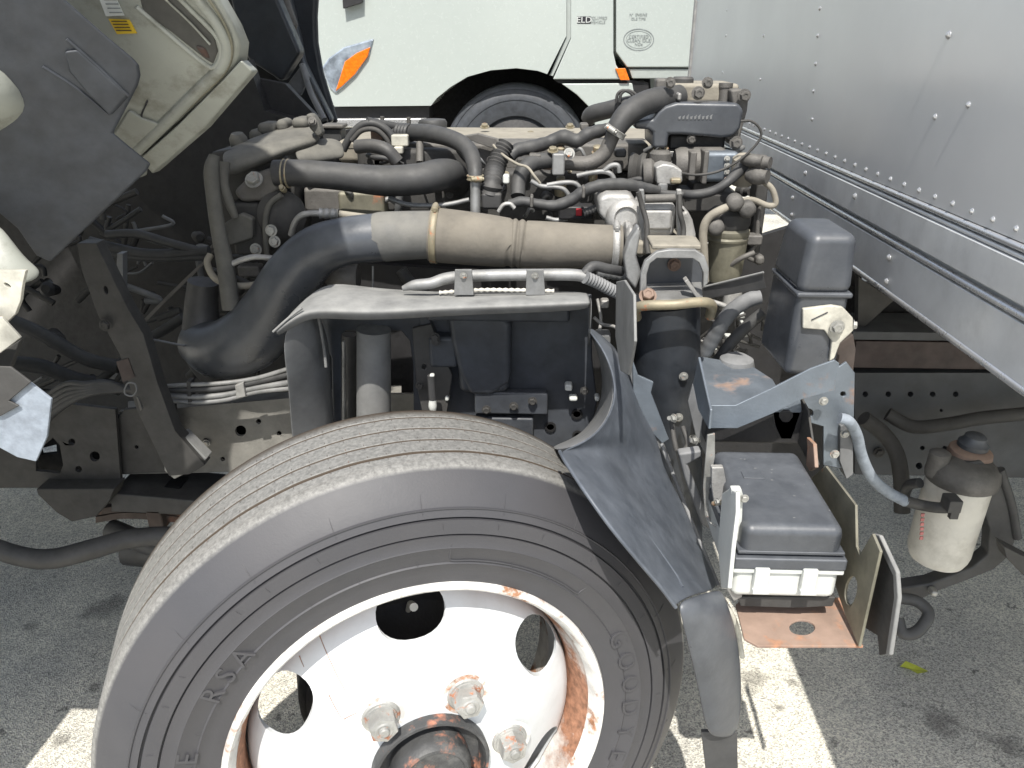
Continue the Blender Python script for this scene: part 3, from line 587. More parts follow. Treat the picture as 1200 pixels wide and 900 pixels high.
tb('liner_edge', [(371, 364, 1.16), (375, 380, 1.18), (380, 410, 1.2), (382, 430, 1.2)], 1.8, 'lip', LN)
pb('bulge', 536, 378, 596, 462, 1.265, .04, 'liner', LN, bev=.014, seg=4); pb('bulge', 502, 395, 536, 432, 1.27, .035, 'liner', LN, bev=.008)
poly('bulge', [(523, 366), (584, 366), (600, 380), (598, 450), (578, 464), (550, 464), (538, 440), (528, 400)], 1.262, .04, 'liner', LN, bev=.012, seg=4)
poly('liner_rib', [(490, 368), (500, 368), (515, 400), (506, 500), (498, 500), (498, 420)], 1.285, .02, 'liner', LN, bev=.003)
pb('lower_plate', 556, 460, 642, 486, 1.27, .02, 'liner', LN); pb('lower_plate', 556, 490, 625, 520, 1.275, .02, 'liner', LN)
pb('liner_step', 500, 362, 668, 378, 1.26, .04, 'liner', LN, bev=.006)
for px, py in ((602, 476), (624, 470), (570, 480), (511, 400), (685, 458), (492, 452), (510, 395)): pbolt(LN, px, py, 1.262, 5, m='dark')
for a, b, c, d in ((662, 451, 671, 459), (667, 466, 677, 471), (697, 465, 703, 471), (521, 465, 526, 471)): pb('clip', a, b, c, d, 1.27, .02, 'whitepl', LN)
for px, py in ((676, 485), (677, 510), (645, 500)): lathe('drain_hole_collar', W(px, py, 1.298), (0, -1, 0), [(.0105, 0), (.0105, .003), (.007, .003), (.007, .0)], 'hole', LN, 16)
# cable with white end, damper, white post seen through the opening
poly('bracket', [(483, 385), (505, 380), (530, 440), (522, 495), (508, 480), (497, 495), (488, 450)], 1.275, .008, 'dark', TR, holes=[ell(497, 430, 3, n=8), ell(512, 415, 3, n=8)])
tb('sensor_cable', [(505, 440, 1.22), (506, 455, 1.22), (507, 468, 1.22)], 4.5, 'blackd', TR); tb('cable_boot', [(507, 468, 1.22), (507, 476, 1.22), (508, 483, 1.22), (509, 492, 1.22)], [4, 5, 3, 1.5], 'whitepl', TR)
pb('cable_tip', 503, 439, 509, 443, 1.215, .01, 'whitepl', TR)
tb('suspension_post', [(438, 386, 1.275), (438, 470, 1.275), (438, 560, 1.275)], 20, 'lip', TR, segs=28, label='pale round post behind the wheel arch')
tb('shock_absorber', [(409, 392, 1.45), (409, 560, 1.45)], 9, 'black', TR); tb('shock_rod', [(403, 400, 1.4), (404, 560, 1.4)], 2.5, 'silver', TR)
poly('dark_opening_backing', [(300, 300), (730, 330), (735, 640), (396, 700), (350, 480)], 1.62, .02, 'darkx', TR, bev=0)  # added dark sheet standing in for shade inside the opening
pb('cream_tab', 516, 431, 524, 447, 1.45, .02, 'cream', TR) 

# flare (outer fender) built as a lofted skin
rows = [[(688, 386, 1.18), (694, 384, 1.20), (702, 390, 1.30)], [(706, 408, 1.14), (716, 406, 1.17), (728, 414, 1.28)], [(718, 436, 1.10), (730, 434, 1.14), (744, 444, 1.26)],
    [(722, 466, 1.05), (738, 464, 1.10), (754, 474, 1.22)], [(710, 496, .99), (735, 490, 1.06), (764, 500, 1.18)], [(690, 516, .94), (728, 508, 1.02), (770, 514, 1.165)],
    [(664, 527, .905), (717, 520, 1.0), (775, 530, 1.15)], [(656, 530, .895), (715, 532, .98), (778, 544, 1.14)],
    [(663, 543, .86), (724, 556, .955), (786, 562, 1.12)], [(688, 580, .80), (742, 585, .93), (800, 588, 1.09)], [(715, 618, .78), (765, 624, .89), (813, 618, 1.06)],
    [(745, 654, .77), (785, 658, .86), (824, 646, 1.02)], [(778, 692, .765), (805, 688, .83), (838, 676, .98)], [(792, 712, .763), (812, 697, .80), (842, 688, .95)]]
RW = []
for i, r in enumerate(rows):
    a, b, c = PR(r); RW.append([a, a.lerp(b, .12)+V((0, .004, 0)), b, b.lerp(c, .5)+V((0, .014 if 6 < i < 12 else 0, -.004)), c])
FL = loft('fender_flare', RW, 'flare', TR, solid=.004, label='black plastic flare curving round the back of the front wheel, dusty along its arc')
loft('arch_inner_wall', [PR([(688, 386, 1.18), (690, 386, 1.32)]), PR([(706, 408, 1.14), (700, 410, 1.32)]), PR([(718, 436, 1.10), (706, 440, 1.32)]), PR([(722, 468, 1.05), (704, 470, 1.32)]), PR([(708, 500, .98), (690, 500, 1.32)]), PR([(688, 517, .94), (670, 515, 1.3)]), PR([(656, 530, .90), (640, 525, 1.2)])], 'greyp', FL, solid=.003)
q = PR([(656, 529, .90), (662, 541, .86), (688, 580, .80), (715, 618, .78), (745, 654, .77), (778, 692, .765), (792, 712, .763)])
q = [q[0]]+[(q[i-1]+q[i]*4+q[i+1])/6 for i in range(1, len(q)-1)]+[q[-1]]
vs, fs = tube_geo(q, [.0026]*7, 10, 6); mk('flare_bead', vs, fs, 'flare', FL, smooth='a')
tb('flare_crease', [(690, 556, .895), (725, 590, .875), (760, 632, .862), (790, 672, .835), (800, 688, .81)], [1, 3, 3.5, 3, 1.5], 'flare', FL)
poly('flare_strip', [(734, 421), (740, 421), (752, 450), (766, 470), (752, 452), (786, 540), (784, 546), (758, 500), (742, 455)], 1.17, .01, 'greyp', TR)
poly('flare_bracket', [(741, 420), (748, 440), (766, 448), (763, 460), (784, 515), (776, 520), (758, 500), (742, 462)], 1.165, .006, 'steelb', TR)
tb('flare_back_edge', [(775, 520, 1.16), (800, 585, 1.1), (824, 644, 1.03), (842, 687, .96)], 2.4, 'greyp', FL)
MF = loft('mud_flap', [PR([(794, 705, .775), (820, 697, .80), (844, 691, .85)]), PR([(795, 716, .762), (824, 708, .775), (850, 696, .82)]), PR([(806, 760, .765), (838, 758, .775), (866, 745, .82)]), PR([(818, 810, .77), (846, 808, .78), (870, 800, .82)]), PR([(828, 866, .78), (846, 867, .785), (868, 866, .81)])], 'blackg', TR, sub=2, solid=.008, label='black mud flap end hanging behind the wheel')
poly('rubber_skirt', [(822, 858), (864, 858), (866, 960), (834, 960)], .80, .006, 'blackd', TR, bev=.001)
tb('flap_brace', [(846, 700, .88), (862, 730, .88), (870, 770, .88)], 3, 'cream', TR)

# ================================================================== REAR CORNER BRACKETS, FUSE BOX, COVER
xl, xr = W(842, 520, 1.05).x, W(940, 516, 1.05).x
c8 = lambda f, y0, y1: None
def hexa(name, tops, bots, m, par, bev=.006, seg=3, **k):
    v = PR(tops)+PR(bots); return mk(name, v, [(0, 1, 2, 3), (7, 6, 5, 4), (0, 4, 5, 1), (1, 5, 6, 2), (2, 6, 7, 3), (3, 7, 4, 0)], m, par, bev=bev, seg=seg, **k)
FB = bx('fuse_box', .268, .408, .85, 1.055, .632, .690, 'whitepl', TR, bev=.01, seg=3, label='relay box with scuffed black lid on a white base')
bx('lid', .272, .404, .848, 1.06, .698, .748, 'blackg', FB, bev=.014, seg=4); bx('lid_skirt', .264, .412, .843, 1.062, .684, .702, 'blackg', FB, bev=.003)
bx('lid_rim', .265, .411, .845, 1.061, .676, .684, 'whitepl', FB, bev=.002); bx('lid_lip', .268, .408, .847, 1.058, .706, .711, 'blackg', FB, bev=.0015)
for x in (.302, .365): bx('latch', x-.010, x+.010, .838, .848, .652, .688, 'whitepl', FB, bev=.002); bx('latch_tab', x-.011, x+.011, .834, .842, .650, .657, 'whitepl', FB, bev=.0015)
for i in range(16):
    x, y = random.uniform(.285, .395), random.uniform(.87, 1.04); s = random.uniform(.0005, .0022)
    mk('paint_fleck', [(x+s*random.uniform(.4, 1.3)*math.cos(t), y+s*random.uniform(.3, 1)*math.sin(t), .7484) for t in (0, 1, 2, 3, 4, 5)], [(0, 1, 2, 3, 4, 5)], 'greyp', FB)
bx('lid_relief', .30, .33, .97, .99, .7475, .7495, 'blackg', FB, bev=.001)
zt_ = WZ(0, 0, .6)
# cream clip plate on its left
polyx('clip_plate', [(851, 578), (860, 572), (868, 577), (868, 600), (863, 640), (858, 690), (850, 690), (846, 640)], .262, -.006, 'whitepl', TR, bev=.002)
poly('clip_flange', [(857, 573), (869, 573), (871, 580), (870, 610), (864, 640), (866, 686), (856, 686), (855, 640), (857, 600)], .87, .01, 'whitepl', TR, bev=.002)
poly('spring_clip', [(852, 692), (862, 660), (868, 660), (870, 700), (860, 705)], .86, .02, 'castb', TR); pbolt(TR, 842, 588, .93, 4, ax=(-1, -.3, 0)); pbolt(TR, 872, 584, .865, 5)
poly('strap', [(829, 510), (838, 508), (838, 535), (833, 560), (830, 590), (833, 612), (826, 605), (824, 570)], 1.0, .004, 'zinc', TR, bev=.001)
poly('wire_clip', [(834, 548), (848, 548), (852, 570), (845, 600), (838, 596), (834, 570)], .97, .01, 'castb', TR); tb('small_rod', [(836, 590, .94), (852, 588, .92)], 3, 'zincy', TR)
tb('wire_loop', [(828, 600, .98), (832, 612, .96), (842, 618, .95), (846, 624, .94)], 1.2, 'zinc', TR)
poly('grey_tube_bracket', [(795, 532), (822, 528), (822, 536), (806, 545), (828, 600), (832, 622), (822, 615), (802, 560)], 1.06, .02, 'greyp', TR, bev=.004)
for px, py in ((790, 490), (815, 516)): pbolt(TR, px, py, 1.1, 5, ax=(-1, -.5, 0)); tb('stud', [(px-6, py, 1.1), (px+4, py, 1.12)], 2.6, 'zinc', TR)
tb('small_link', [(787, 495, 1.12), (790, 515, 1.1), (793, 528, 1.09)], 3, 'dark', TR); tb('small_link', [(800, 500, 1.12), (806, 520, 1.1), (800, 530, 1.09)], 3, 'dark', TR)
# rusty tray and plates
TY = poly3('tray', [WZ(862, 708, .585), WZ(872, 700, .585), WZ(985, 700, .585), WZ(1012, 757, .585), WZ(888, 757, .585), WZ(872, 748, .585)], (0, 0, -.004), 'rust', TR, bev=.001, label='rusty sheet steel tray below the relay box', holes=[[WZ(x, y, .585) for x, y in ell(940, 735, 15, 9, 20)]])
polyx('tray_side_plate', [(967, 546), (1002, 592), (1003, 640), (1007, 650), (1022, 625), (1031, 646), (1006, 758), (990, 720), (970, 660), (960, 620), (950, 560)], .432, .004, 'olive', TR, holes=[ell(997, 692, 7, 17, 18, .15)], bev=.001)
polyx('outer_side_plate', [(1023, 626), (1034, 632), (1051, 672), (1050, 700), (1042, 766), (1030, 768), (1028, 745), (1012, 735), (1010, 720)], .455, .004, 'dark', TR, bev=.001)
polyx('outer_plate_edge', [(1023, 625), (1030, 627), (1050, 670), (1052, 700), (1042, 768), (1037, 768), (1047, 700), (1046, 675)], .449, .006, 'lip', TR, bev=.002)
polyx('upper_side_plate', [(938, 465), (946, 480), (952, 520), (958, 545), (950, 548), (935, 520), (928, 495)], .425, .004, 'dark', TR); 
polyx('rust_edge_strip', [(945, 512), (953, 520), (955, 548), (948, 552), (944, 545), (946, 525)], .418, .006, 'rust', TR)
poly('box_shadow_slab', [(864, 700), (980, 700), (976, 711), (930, 713), (868, 711)], .862, .1, 'dark', TR, bev=.002); tb('tray_tab', [(868, 700, .9), (880, 704, .9), (900, 703, .9)], 4, 'cream', TR)  # added dark slab standing in for the relay box's shadow on the tray
# blue-grey steel shelf
SH = poly3('steel_shelf', [W(818, 417, 1.32), W(880, 428, 1.32), W(905, 445, 1.2), W(925, 478, 1.12), W(832, 480, 1.08), W(822, 440, 1.24)], (0, 0, -.004), 'steelb', TR, bev=.001, label='blue-grey steel bracket shelf with rust bloom')
poly('band', [(831, 475, 1.06), (862, 475, 1.06), (905, 455, 1.06), (950, 432, 1.06), (978, 422, 1.06), (984, 426, 1.06), (978, 458, 1.06), (940, 468, 1.06), (905, 485, 1.06), (864, 502, 1.06), (830, 502, 1.06)], 1.06, .004, 'steelb', SH, bev=.001)
polyx('shelf_side', [(818, 418), (832, 480), (830, 503), (818, 480), (812, 450)], .238, .004, 'steelb', SH)
PO = poly('bracket_post', [(940, 440), (980, 432), (992, 424), (1002, 437), (1001, 487), (995, 520), (990, 550), (965, 545), (965, 500), (938, 492)], 1.16, .005, 'steelb', TR, holes=[ell(988, 462, 3.2, n=10), ell(921+27, 487-3, 5, n=12)], bev=.002, label='blue-grey upright bracket beside the shelf')
poly('post_flange', [(905, 483), (938, 468), (940, 480), (928, 515), (915, 515), (908, 500)], 1.12, .004, 'steelb', PO, holes=[ell(921, 487, 7, n=14)])
poly('post_return', [(985, 500), (1000, 490), (1000, 556), (992, 562), (984, 540)], 1.15, .03, 'greyp', PO)
for px, py in ((965, 470), (990, 508), (978, 532), (952, 540)): pbolt(PO, px, py, 1.14, 5)
pb('dark_void_block', 828, 480, 940, 520, 1.12, .08, 'darkx', TR)  # black block standing in for the shaded void below the shelf
# tall black cover
yc0, yc1 = 1.15, 1.29; zc0 = W(960, 441, 1.15).z; zc1 = W(960, 342, 1.15).z; zc2 = W(960, 284, 1.15).z; xa, xb2 = W(929, 380, 1.15).x, W(993, 380, 1.15).x
CV = mk('tall_cover', [(xa, yc0, zc0), (xb2-.004, yc0, zc0), (xb2-.004, yc1, zc0), (xa-.006, yc1, zc0), (xa+.001, yc0, zc1), (xb2-.003, yc0, zc1), (xb2-.003, yc1, zc1), (xa, yc1, zc1)], [(0, 3, 2, 1), (4, 5, 6, 7), (0, 1, 5, 4), (1, 2, 6, 5), (2, 3, 7, 6), (3, 0, 4, 7)], 'blackg', TR, bev=.012, seg=4, label='tall glossy black plastic cover with rounded cap')
mk('cap', [(xa-.001, yc0-.002, zc1-.006), (xb2-.001, yc0-.002, zc1-.006), (xb2-.001, yc1+.002, zc1-.006), (xa-.003, yc1+.002, zc1-.006), (xa+.008, yc0+.004, zc2+.012), (xb2-.004, yc0+.004, zc2+.012), (xb2-.004, yc1-.01, zc2+.012), (xa+.008, yc1-.01, zc2+.012)], [(0, 3, 2, 1), (4, 5, 6, 7), (0, 1, 5, 4), (1, 2, 6, 5), (2, 3, 7, 6), (3, 0, 4, 7)], 'blackg', CV, bev=.016, seg=5)
bx('cap_seam', xa-.002, xb2, yc0-.004, yc1+.003, zc1-.010, zc1-.001, 'blackg', CV, bev=.004, seg=3)
vv, ff = [], []
poly('emblem_ridge', [(896, 392), (899, 396), (899, 402), (895, 398)], 1.14, .004, 'blackg', CV) if False else None
pt = poly('cream_bracket', [(941, 362), (975, 358), (988, 360), (1000, 373), (1000, 388), (985, 402), (978, 420), (972, 424), (975, 400), (966, 387), (941, 385)], 1.142, .008, 'cream', TR, bev=.002, label='cream painted bracket bolted to the tall cover')
pbolt(pt, 981, 383, 1.138, 8); pbolt(pt, 999, 381, 1.15, 6, ax=(1, -.2, 0)); tb('scratch_line', [(951, 375, 1.141), (970, 366, 1.141)], .7, 'ink', pt)
poly('rusty_lug', [(971, 402), (985, 402), (1000, 392), (1003, 410), (1000, 436), (985, 428), (975, 420)], 1.2, .02, 'rustd', TR)
# support arm from the post to the cover
poly('support_arm', [(818, 340, 1.28), (826, 336, 1.28), (894, 319, 1.22), (898, 338, 1.22), (830, 350, 1.28), (818, 350, 1.28)], 1.25, .004, 'black', TR, bev=.001)
tb('arm_edge', [(826, 336, 1.275), (895, 319, 1.215)], 1.3, 'lip', TR)
# grey sleeved hose to the filter
tb('sleeved_hose', [(984, 490, 1.12), (995, 494, 1.12), (1004, 510, 1.14), (1010, 535, 1.16), (1022, 560, 1.18), (1040, 576, 1.2), (1062, 588, 1.2)], 6.5, 'blue', TR, ribs=(.006, .02), label='blue-grey sleeved hose running to the white filter')
tb('hose_tail', [(1060, 587, 1.2), (1080, 592, 1.2), (1100, 595, 1.18), (1124, 595, 1.16)], 6.5, 'black', TR); pb('cable_tie', 1114, 600, 1124, 609, 1.145, .01, 'black', TR, bev=.001); pb('cable_tie', 1112, 588, 1128, 602, 1.14, .03, 'black', TR, bev=.002)
# white canister filter
fc = W(1113, 600, 1.24); fs_ = pxm(fc)
FT = lathe('fuel_filter', fc+V((0, 0, .01)), (.02, 0, 1), [(.030, -.118), (.048, -.112), (.053, -.10), (.055, -.09), (.0555, .06), (.054, .066)], 'filter', TR, 48, label='white spin-on filter canister below the frame rail')
lathe('filter_head', fc+V((.004, 0, .07)), (0, 0, 1), [(.06, 0), (.062, .01), (.058, .028), (.045, .04), (.02, .045)], 'cast', FT, 40)
lathe('rust_cap_ring', fc+V((.02, .02, .115)), (.05, -.05, 1), [(.036, -.012), (.038, -.004), (.036, .006), (.03, .010), (.024, .012)], 'rust', FT, 36); lathe('primer_knob', fc+V((.022, .022, .127)), (.05, -.05, 1), [(.026, 0), (.026, .008), (.02, .014), (.018, .022), (.012, .026)], 'blackg', FT, 30)
lathe('filter_boss', fc+V((-.045, .0, .115)), (0, 0, 1), [(.018, -.035), (.018, .01), (.012, .014)], 'cast', FT, 24)
for i in range(6): pb('red_print', 1079.5-i*.3, 602+i*5.4, 1083.5-i*.3, 605.6+i*5.4, 1.187, .002, 'pink', FT, bev=0)

AR = poly('filter_bracket', [(1125, 545), (1150, 540), (1172, 560), (1188, 600), (1190, 635), (1180, 655), (1165, 668), (1130, 682), (1095, 695), (1070, 708), (1050, 706), (1050, 690), (1090, 684), (1140, 665), (1158, 650), (1160, 620), (1150, 590), (1135, 570)], 1.22, .03, 'blackd', TR, bev=.004, label='black bracket arm cradling the white filter')
tb('drain_hose', [(1052, 700, 1.18), (1075, 705, 1.18), (1088, 720, 1.16), (1075, 740, 1.14), (1058, 742, 1.14), (1052, 725, 1.16)], 7, 'blackd', TR); tb('vent_hose', [(1172, 550, 1.22), (1185, 590, 1.22), (1192, 630, 1.22)], 5, 'blackd', TR)
pb('drain_plug', 1092, 694, 1100, 700, 1.2, .02, 'zinc', TR); tb('filter_hose', [(1060, 578, 1.3), (1066, 568, 1.27), (1078, 566, 1.25)], 6, 'blackd', TR)
poly('right_step_arm', [(1176, 640), (1215, 660), (1215, 690), (1180, 655)], 1.15, .03, 'dark', TR)

# ================================================================== CAB MOUNT COLUMN
CMt = tb('support_column', [(779, 352, 1.30), (780, 420, 1.30), (784, 520, 1.30), (786, 640, 1.30)], [41, 40, 38, 36], 'blackn', TR, segs=36, label='black upright column behind the wheel arch')
polyx('column_plate', [(722, 330), (731, 328), (742, 345), (743, 400), (736, 440), (727, 435), (721, 395)], .118, .004, 'lip', TR)
poly('column_plate_front', [(731, 330), (741, 345), (743, 362), (741, 400), (735, 440), (727, 432), (723, 400), (724, 350)], 1.24, .004, 'castb', TR, bev=.001)
tb('grab_bar', [(746, 372, 1.24), (745, 362, 1.22), (757, 358, 1.20), (790, 357, 1.19), (822, 354, 1.20), (834, 358, 1.22), (832, 370, 1.25)], 6, 'zincy', TR, segs=18, label='worn steel grab bar in front of the column')
poly('mount_yoke', [(750, 345), (751, 320), (756, 306), (770, 295), (785, 292.5), (815, 293), (826, 300), (831, 315), (830, 332), (824, 338), (824, 320), (819, 308), (812, 303), (770, 303), (762, 309), (758, 322), (758, 345)], 1.22, .012, 'silver', TR, bev=.002, label='pale steel yoke of the cab mount')
poly('yoke_back', [(757, 322), (762, 308), (772, 302), (812, 302), (820, 308), (824, 322), (824, 338), (757, 338)], 1.30, .006, 'blackg', TR); bolt(TR, W(790, 310, 1.296), (0, -1, 0), .008, 'copper'); bolt(TR, W(759, 347, 1.215), (0, -.7, .7), .010, 'copper')
poly3('yoke_shelf', [W(752, 352, 1.22), W(824, 350, 1.22), W(822, 330, 1.3), W(758, 332, 1.3)], (0, 0, -.006), 'silver', TR)
poly('yoke_tab', [(802, 330), (806, 327), (822, 350), (818, 352)], 1.22, .02, 'castb', TR); pb('yoke_cap', 764, 287, 822, 293, 1.235, .07, 'dusty', TR, bev=.003)
poly('yoke_cheek', [(731, 300), (737, 282), (748, 265), (752, 270), (746, 300), (752, 320), (745, 340), (734, 325)], 1.24, .03, 'silver', TR, bev=.006); 
for px, py in ((801, 441), (795, 489), (812, 514)): pbolt(TR, px, py, 1.235, 5)
poly('column_flange', [(812, 450), (818, 470), (834, 520), (832, 545), (815, 510), (806, 470)], 1.15, .006, 'greyp', TR)

# ================================================================== ENGINE
EN = bx('engine', W(400, 300, 1.75).x, W(830, 300, 1.75).x, 1.78, 2.12, .50, 1.06, 'dark', TR, bev=.01, label='grimy diesel engine under the tilted cab')
e = lambda *a, **k: None
zr_ = W(640, 150, 2.1).z
bx('rocker_cover', W(405, 160, 1.9).x, W(775, 160, 1.9).x, 1.80, 2.12, zr_-.05, zr_, 'dusty', EN, bev=.014, seg=4, label='dust-covered rocker cover along the top')
pb('cover_flange', 400, 168, 745, 176, 1.74, .03, 'dusty', EN); 
for px in (568, 622, 668, 712): pbolt(EN, px, 149 if px != 622 else 158, 2.0, 5, ax=(0, -.3, 1), m='zincy')
# engine side clutter
pb('side_casting', 420, 175, 560, 250, 1.66, .1, 'dark', EN, bev=.01); pb('side_casting', 560, 200, 700, 262, 1.66, .12, 'dark', EN, bev=.012); pb('cylinder_head', 470, 168, 760, 200, 1.7, .1, 'cast', EN, bev=.008)
pb('exhaust_heat_shield', 355, 220, 430, 250, 1.6, .1, 'cast', EN, bev=.01, label='olive-grey heat shield'); pb('olive_casting', 396, 225, 450, 255, 1.58, .06, 'olive', EN, bev=.008)
for i in range(95):
    x, y = random.uniform(400 if i > 60 else 560, 880), random.uniform(180, 300); Y = random.uniform(1.60, 1.72); s = random.uniform(2.5, 8)
    if x < 560 and y > 255: continue
    if x < 730 and y > 250: continue
    k = random.choice(('cast', 'dark', 'cast', 'silver', 'blackd'))
    if i % 3 == 0: lathe('fitting', W(x, y, Y), (random.uniform(-.4, .4), -1, random.uniform(-.2, .8)), [(s*.9*pxm(W(x, y, Y)), -.02), (s*.9*pxm(W(x, y, Y)), .0), (s*.6*pxm(W(x, y, Y)), .004), (s*.6*pxm(W(x, y, Y)), .02)], k, EN, 18)
    elif i % 3 == 1: pb('casting_boss', x-s, y-s*.7, x+s, y+s*.7, Y, .04, k, EN, bev=.004)
    else: pbolt(EN, x, y, Y, s*.6, ax=(random.uniform(-.3, .3), -1, random.uniform(0, .8)), m=random.choice(('zinc', 'zincy', 'cast')))
for i in range(30):
    x, y = random.uniform(400, 860), random.uniform(172, 250); Y = random.uniform(1.57, 1.66); a, b = random.uniform(-40, 40), random.uniform(-22, 30)
    tb(random.choice(('vacuum_line', 'wire_loom', 'fuel_line')), [(x, y, Y), (x+a*.4, y+b*.1-4, Y-.01), (x+a*.8, y+b*.7, Y), (x+a, y+b, Y+.05)], random.choice((1.3, 1.6, 2.2, 3.2, 4.5)), random.choice(('blackd', 'dark', 'blackd', 'cast', 'silver', 'greyp')), EN, segs=10)
# hoses and pipes
tb('upper_radiator_hose', [(322, 203, 1.50), (350, 203, 1.5), (400, 207, 1.5), (450, 212, 1.5), (490, 210, 1.5), (517, 205, 1.53), (532, 207, 1.6), (534, 222, 1.68)], [15, 15.5, 16, 17.5, 18, 18.5, 17, 14], 'blackd', EN, segs=28, label='thick black hose across the top of the engine')
for x in (333, 338): p = W(x, 203.5, 1.5); band('hose_clamp', p, (1, 0, -.03), 15.6*pxm(p), .003, 'zincy', EN, t=.0012, screw=(0, -.6, -1) if x == 333 else None)
DU = tb('intake_duct', [(505, 275, 1.36), (475, 276, 1.36), (447, 278, 1.36), (405, 283, 1.36), (370, 296, 1.37), (343, 325, 1.38), (322, 362, 1.4), (294, 396, 1.42), (258, 410, 1.45), (238, 400, 1.5)], [27, 27.5, 28, 28, 30, 33, 36, 38, 34, 30], 'blackg', EN, segs=36, label='large black intake duct curving down to the left')
tb('duct_joint', [(447, 278, 1.36), (451, 277.5, 1.36), (480, 276, 1.36), (508, 275, 1.36)], [28.6, 28.8, 28.2, 27.6], 'faded', EN, segs=36)
tb('intake_hose', [(504, 275, 1.36), (515, 276, 1.36), (560, 280.5, 1.36), (590, 284, 1.36), (594, 284.5, 1.36), (598, 285, 1.36), (602, 285.3, 1.36), (606, 285.7, 1.36), (610, 286, 1.36), (614, 286.5, 1.36), (618, 287, 1.36), (650, 288, 1.36), (690, 288.5, 1.36), (728, 289, 1.36)],
   [30.5, 31.5, 30.5, 29, 28.5, 26.5, 28.8, 26.3, 28.6, 26, 28, 27.5, 25.5, 24.5], 'beige', EN, segs=40, label='dust-caked intake hose in the middle of the engine')
p = W(510, 275.5, 1.36); band('hose_clamp', p, (1, 0, -.07), 31.8*pxm(p), .012, 'zincy', EN, screw=(0, -.25, 1)); p = W(720, 289, 1.36); band('hose_clamp', p, (1, 0, -.02), 25.6*pxm(p), .012, 'castb', EN, screw=(0, -.4, 1))
lathe('hose_flange', W(734, 289, 1.37), (1, 0, 0), [(.038, -.006), (.044, -.004), (.044, .004), (.04, .008)], 'castb', EN, 36)
tb('coolant_hose', [(446, 154, 1.72), (470, 155, 1.70), (500, 156, 1.66), (530, 163, 1.6), (549, 176, 1.56), (556, 195, 1.52), (557, 212, 1.5)], [9, 9.5, 10, 10, 10, 9, 8.5], 'blackd', EN, segs=20)
tb('ribbed_sleeve', [(444, 154, 1.72), (482, 156, 1.68)], 10.5, 'blackd', EN, ribs=(.008, .04), segs=20)
tb('metal_pipe', [(557, 208, 1.49), (557, 250, 1.48)], 6, 'silver', EN); p = W(557, 208, 1.495); band('hose_clamp', p, (0, 0, 1), 8.8*pxm(p), .010, 'zincy', EN, screw=(.3, -1, 0))
tb('bellows_hose', [(593, 168, 1.56), (587, 180, 1.55), (580, 198, 1.53), (577, 215, 1.5), (575, 228, 1.5)], [9, 10.5, 11.5, 12, 12], 'black', EN, ribs=(.0085, .09), segs=24, label='ribbed black bellows hose')
pb('sensor_body', 564, 226, 588, 246, 1.48, .05, 'black', EN, bev=.006); tb('wire_hoop', [(584, 248, 1.42), (590, 240, 1.42), (598, 239, 1.42), (603, 244, 1.42)], 2.4, 'castb', EN)
tb('elbow_hose', [(645, 188, 1.56), (628, 190, 1.55), (615, 198, 1.53), (608, 212, 1.52), (607, 230, 1.5)], [9, 9.5, 9.5, 9, 8.5], 'blackd', EN, segs=20)
tb('rusty_pipe', [(638, 190, 1.57), (665, 191, 1.58), (690, 191, 1.58), (706, 182, 1.58), (714, 168, 1.58), (721, 152, 1.58)], 8.5, 'cast', EN, segs=20); tb('rust_sleeve', [(634, 189, 1.565), (648, 190, 1.565)], 9, 'rust', EN, segs=20)
pb('pipe_saddle', 647, 180, 662, 206, 1.53, .05, 'silver', EN, bev=.004); pbolt(EN, 648, 177, 1.55, 6, ax=(0, -.3, 1), m='zincy'); pbolt(EN, 667, 180, 1.55, 6, ax=(0, -1, .3)); pb('pipe_tab', 620, 181, 634, 194, 1.54, .03, 'cast', EN, bev=.003)
tb('turbo_hose', [(719, 158, 1.57), (724, 148, 1.57), (735, 134, 1.58), (752, 123, 1.6), (770, 117, 1.62), (795, 114, 1.66)], [11, 12, 13.5, 14, 14, 14], 'blackd', EN, segs=26, label='dusty black hose rising to the intake manifold')
p = W(721, 154, 1.57); band('hose_clamp', p, W(726, 146, 1.57)-W(717, 160, 1.57), 12.4*pxm(p), .012, 'zinc', EN, screw=(-.3, -1, .4))
tb('breather_hose', [(688, 141, 1.85), (694, 134, 1.84), (712, 129, 1.82), (735, 123, 1.8), (760, 118, 1.8)], [8, 10, 10, 10, 9], 'blackd', EN, segs=20); pb('breather_tip', 680, 145, 690, 153, 1.78, .04, 'cast', EN)
for r_ in (0, 4): tb('thin_tube', [(722+r_, 120, 1.78), (724+r_, 110, 1.78), (731+r_, 106, 1.78), (740+r_, 110, 1.78), (745+r_, 120, 1.78)], 1.8, 'black', EN)
tb('taped_harness', [(597, 184, 1.56), (606, 176, 1.57), (625, 172, 1.58), (645, 166, 1.6), (660, 161, 1.6), (676, 165, 1.6), (690, 157, 1.6), (712, 151, 1.62)], [7, 8, 8, 7.5, 9, 8, 8, 7], 'blackd', EN, ribs=(.025, .05))
tb('taped_harness', [(597, 240, 1.46), (612, 236, 1.46), (630, 239, 1.46), (650, 241, 1.46), (668, 235, 1.46), (685, 224, 1.46), (705, 217, 1.46), (730, 216, 1.47), (752, 219, 1.48), (775, 223, 1.49)], [6, 6, 6, 6.5, 7, 7, 7, 7, 6, 4], 'blackd', EN, ribs=(.02, .04))
for x, y in ((623, 237), (684, 226)): pb('tape_band', x-2, y-7, x+2, y+7, 1.445, .03, 'cast', EN)
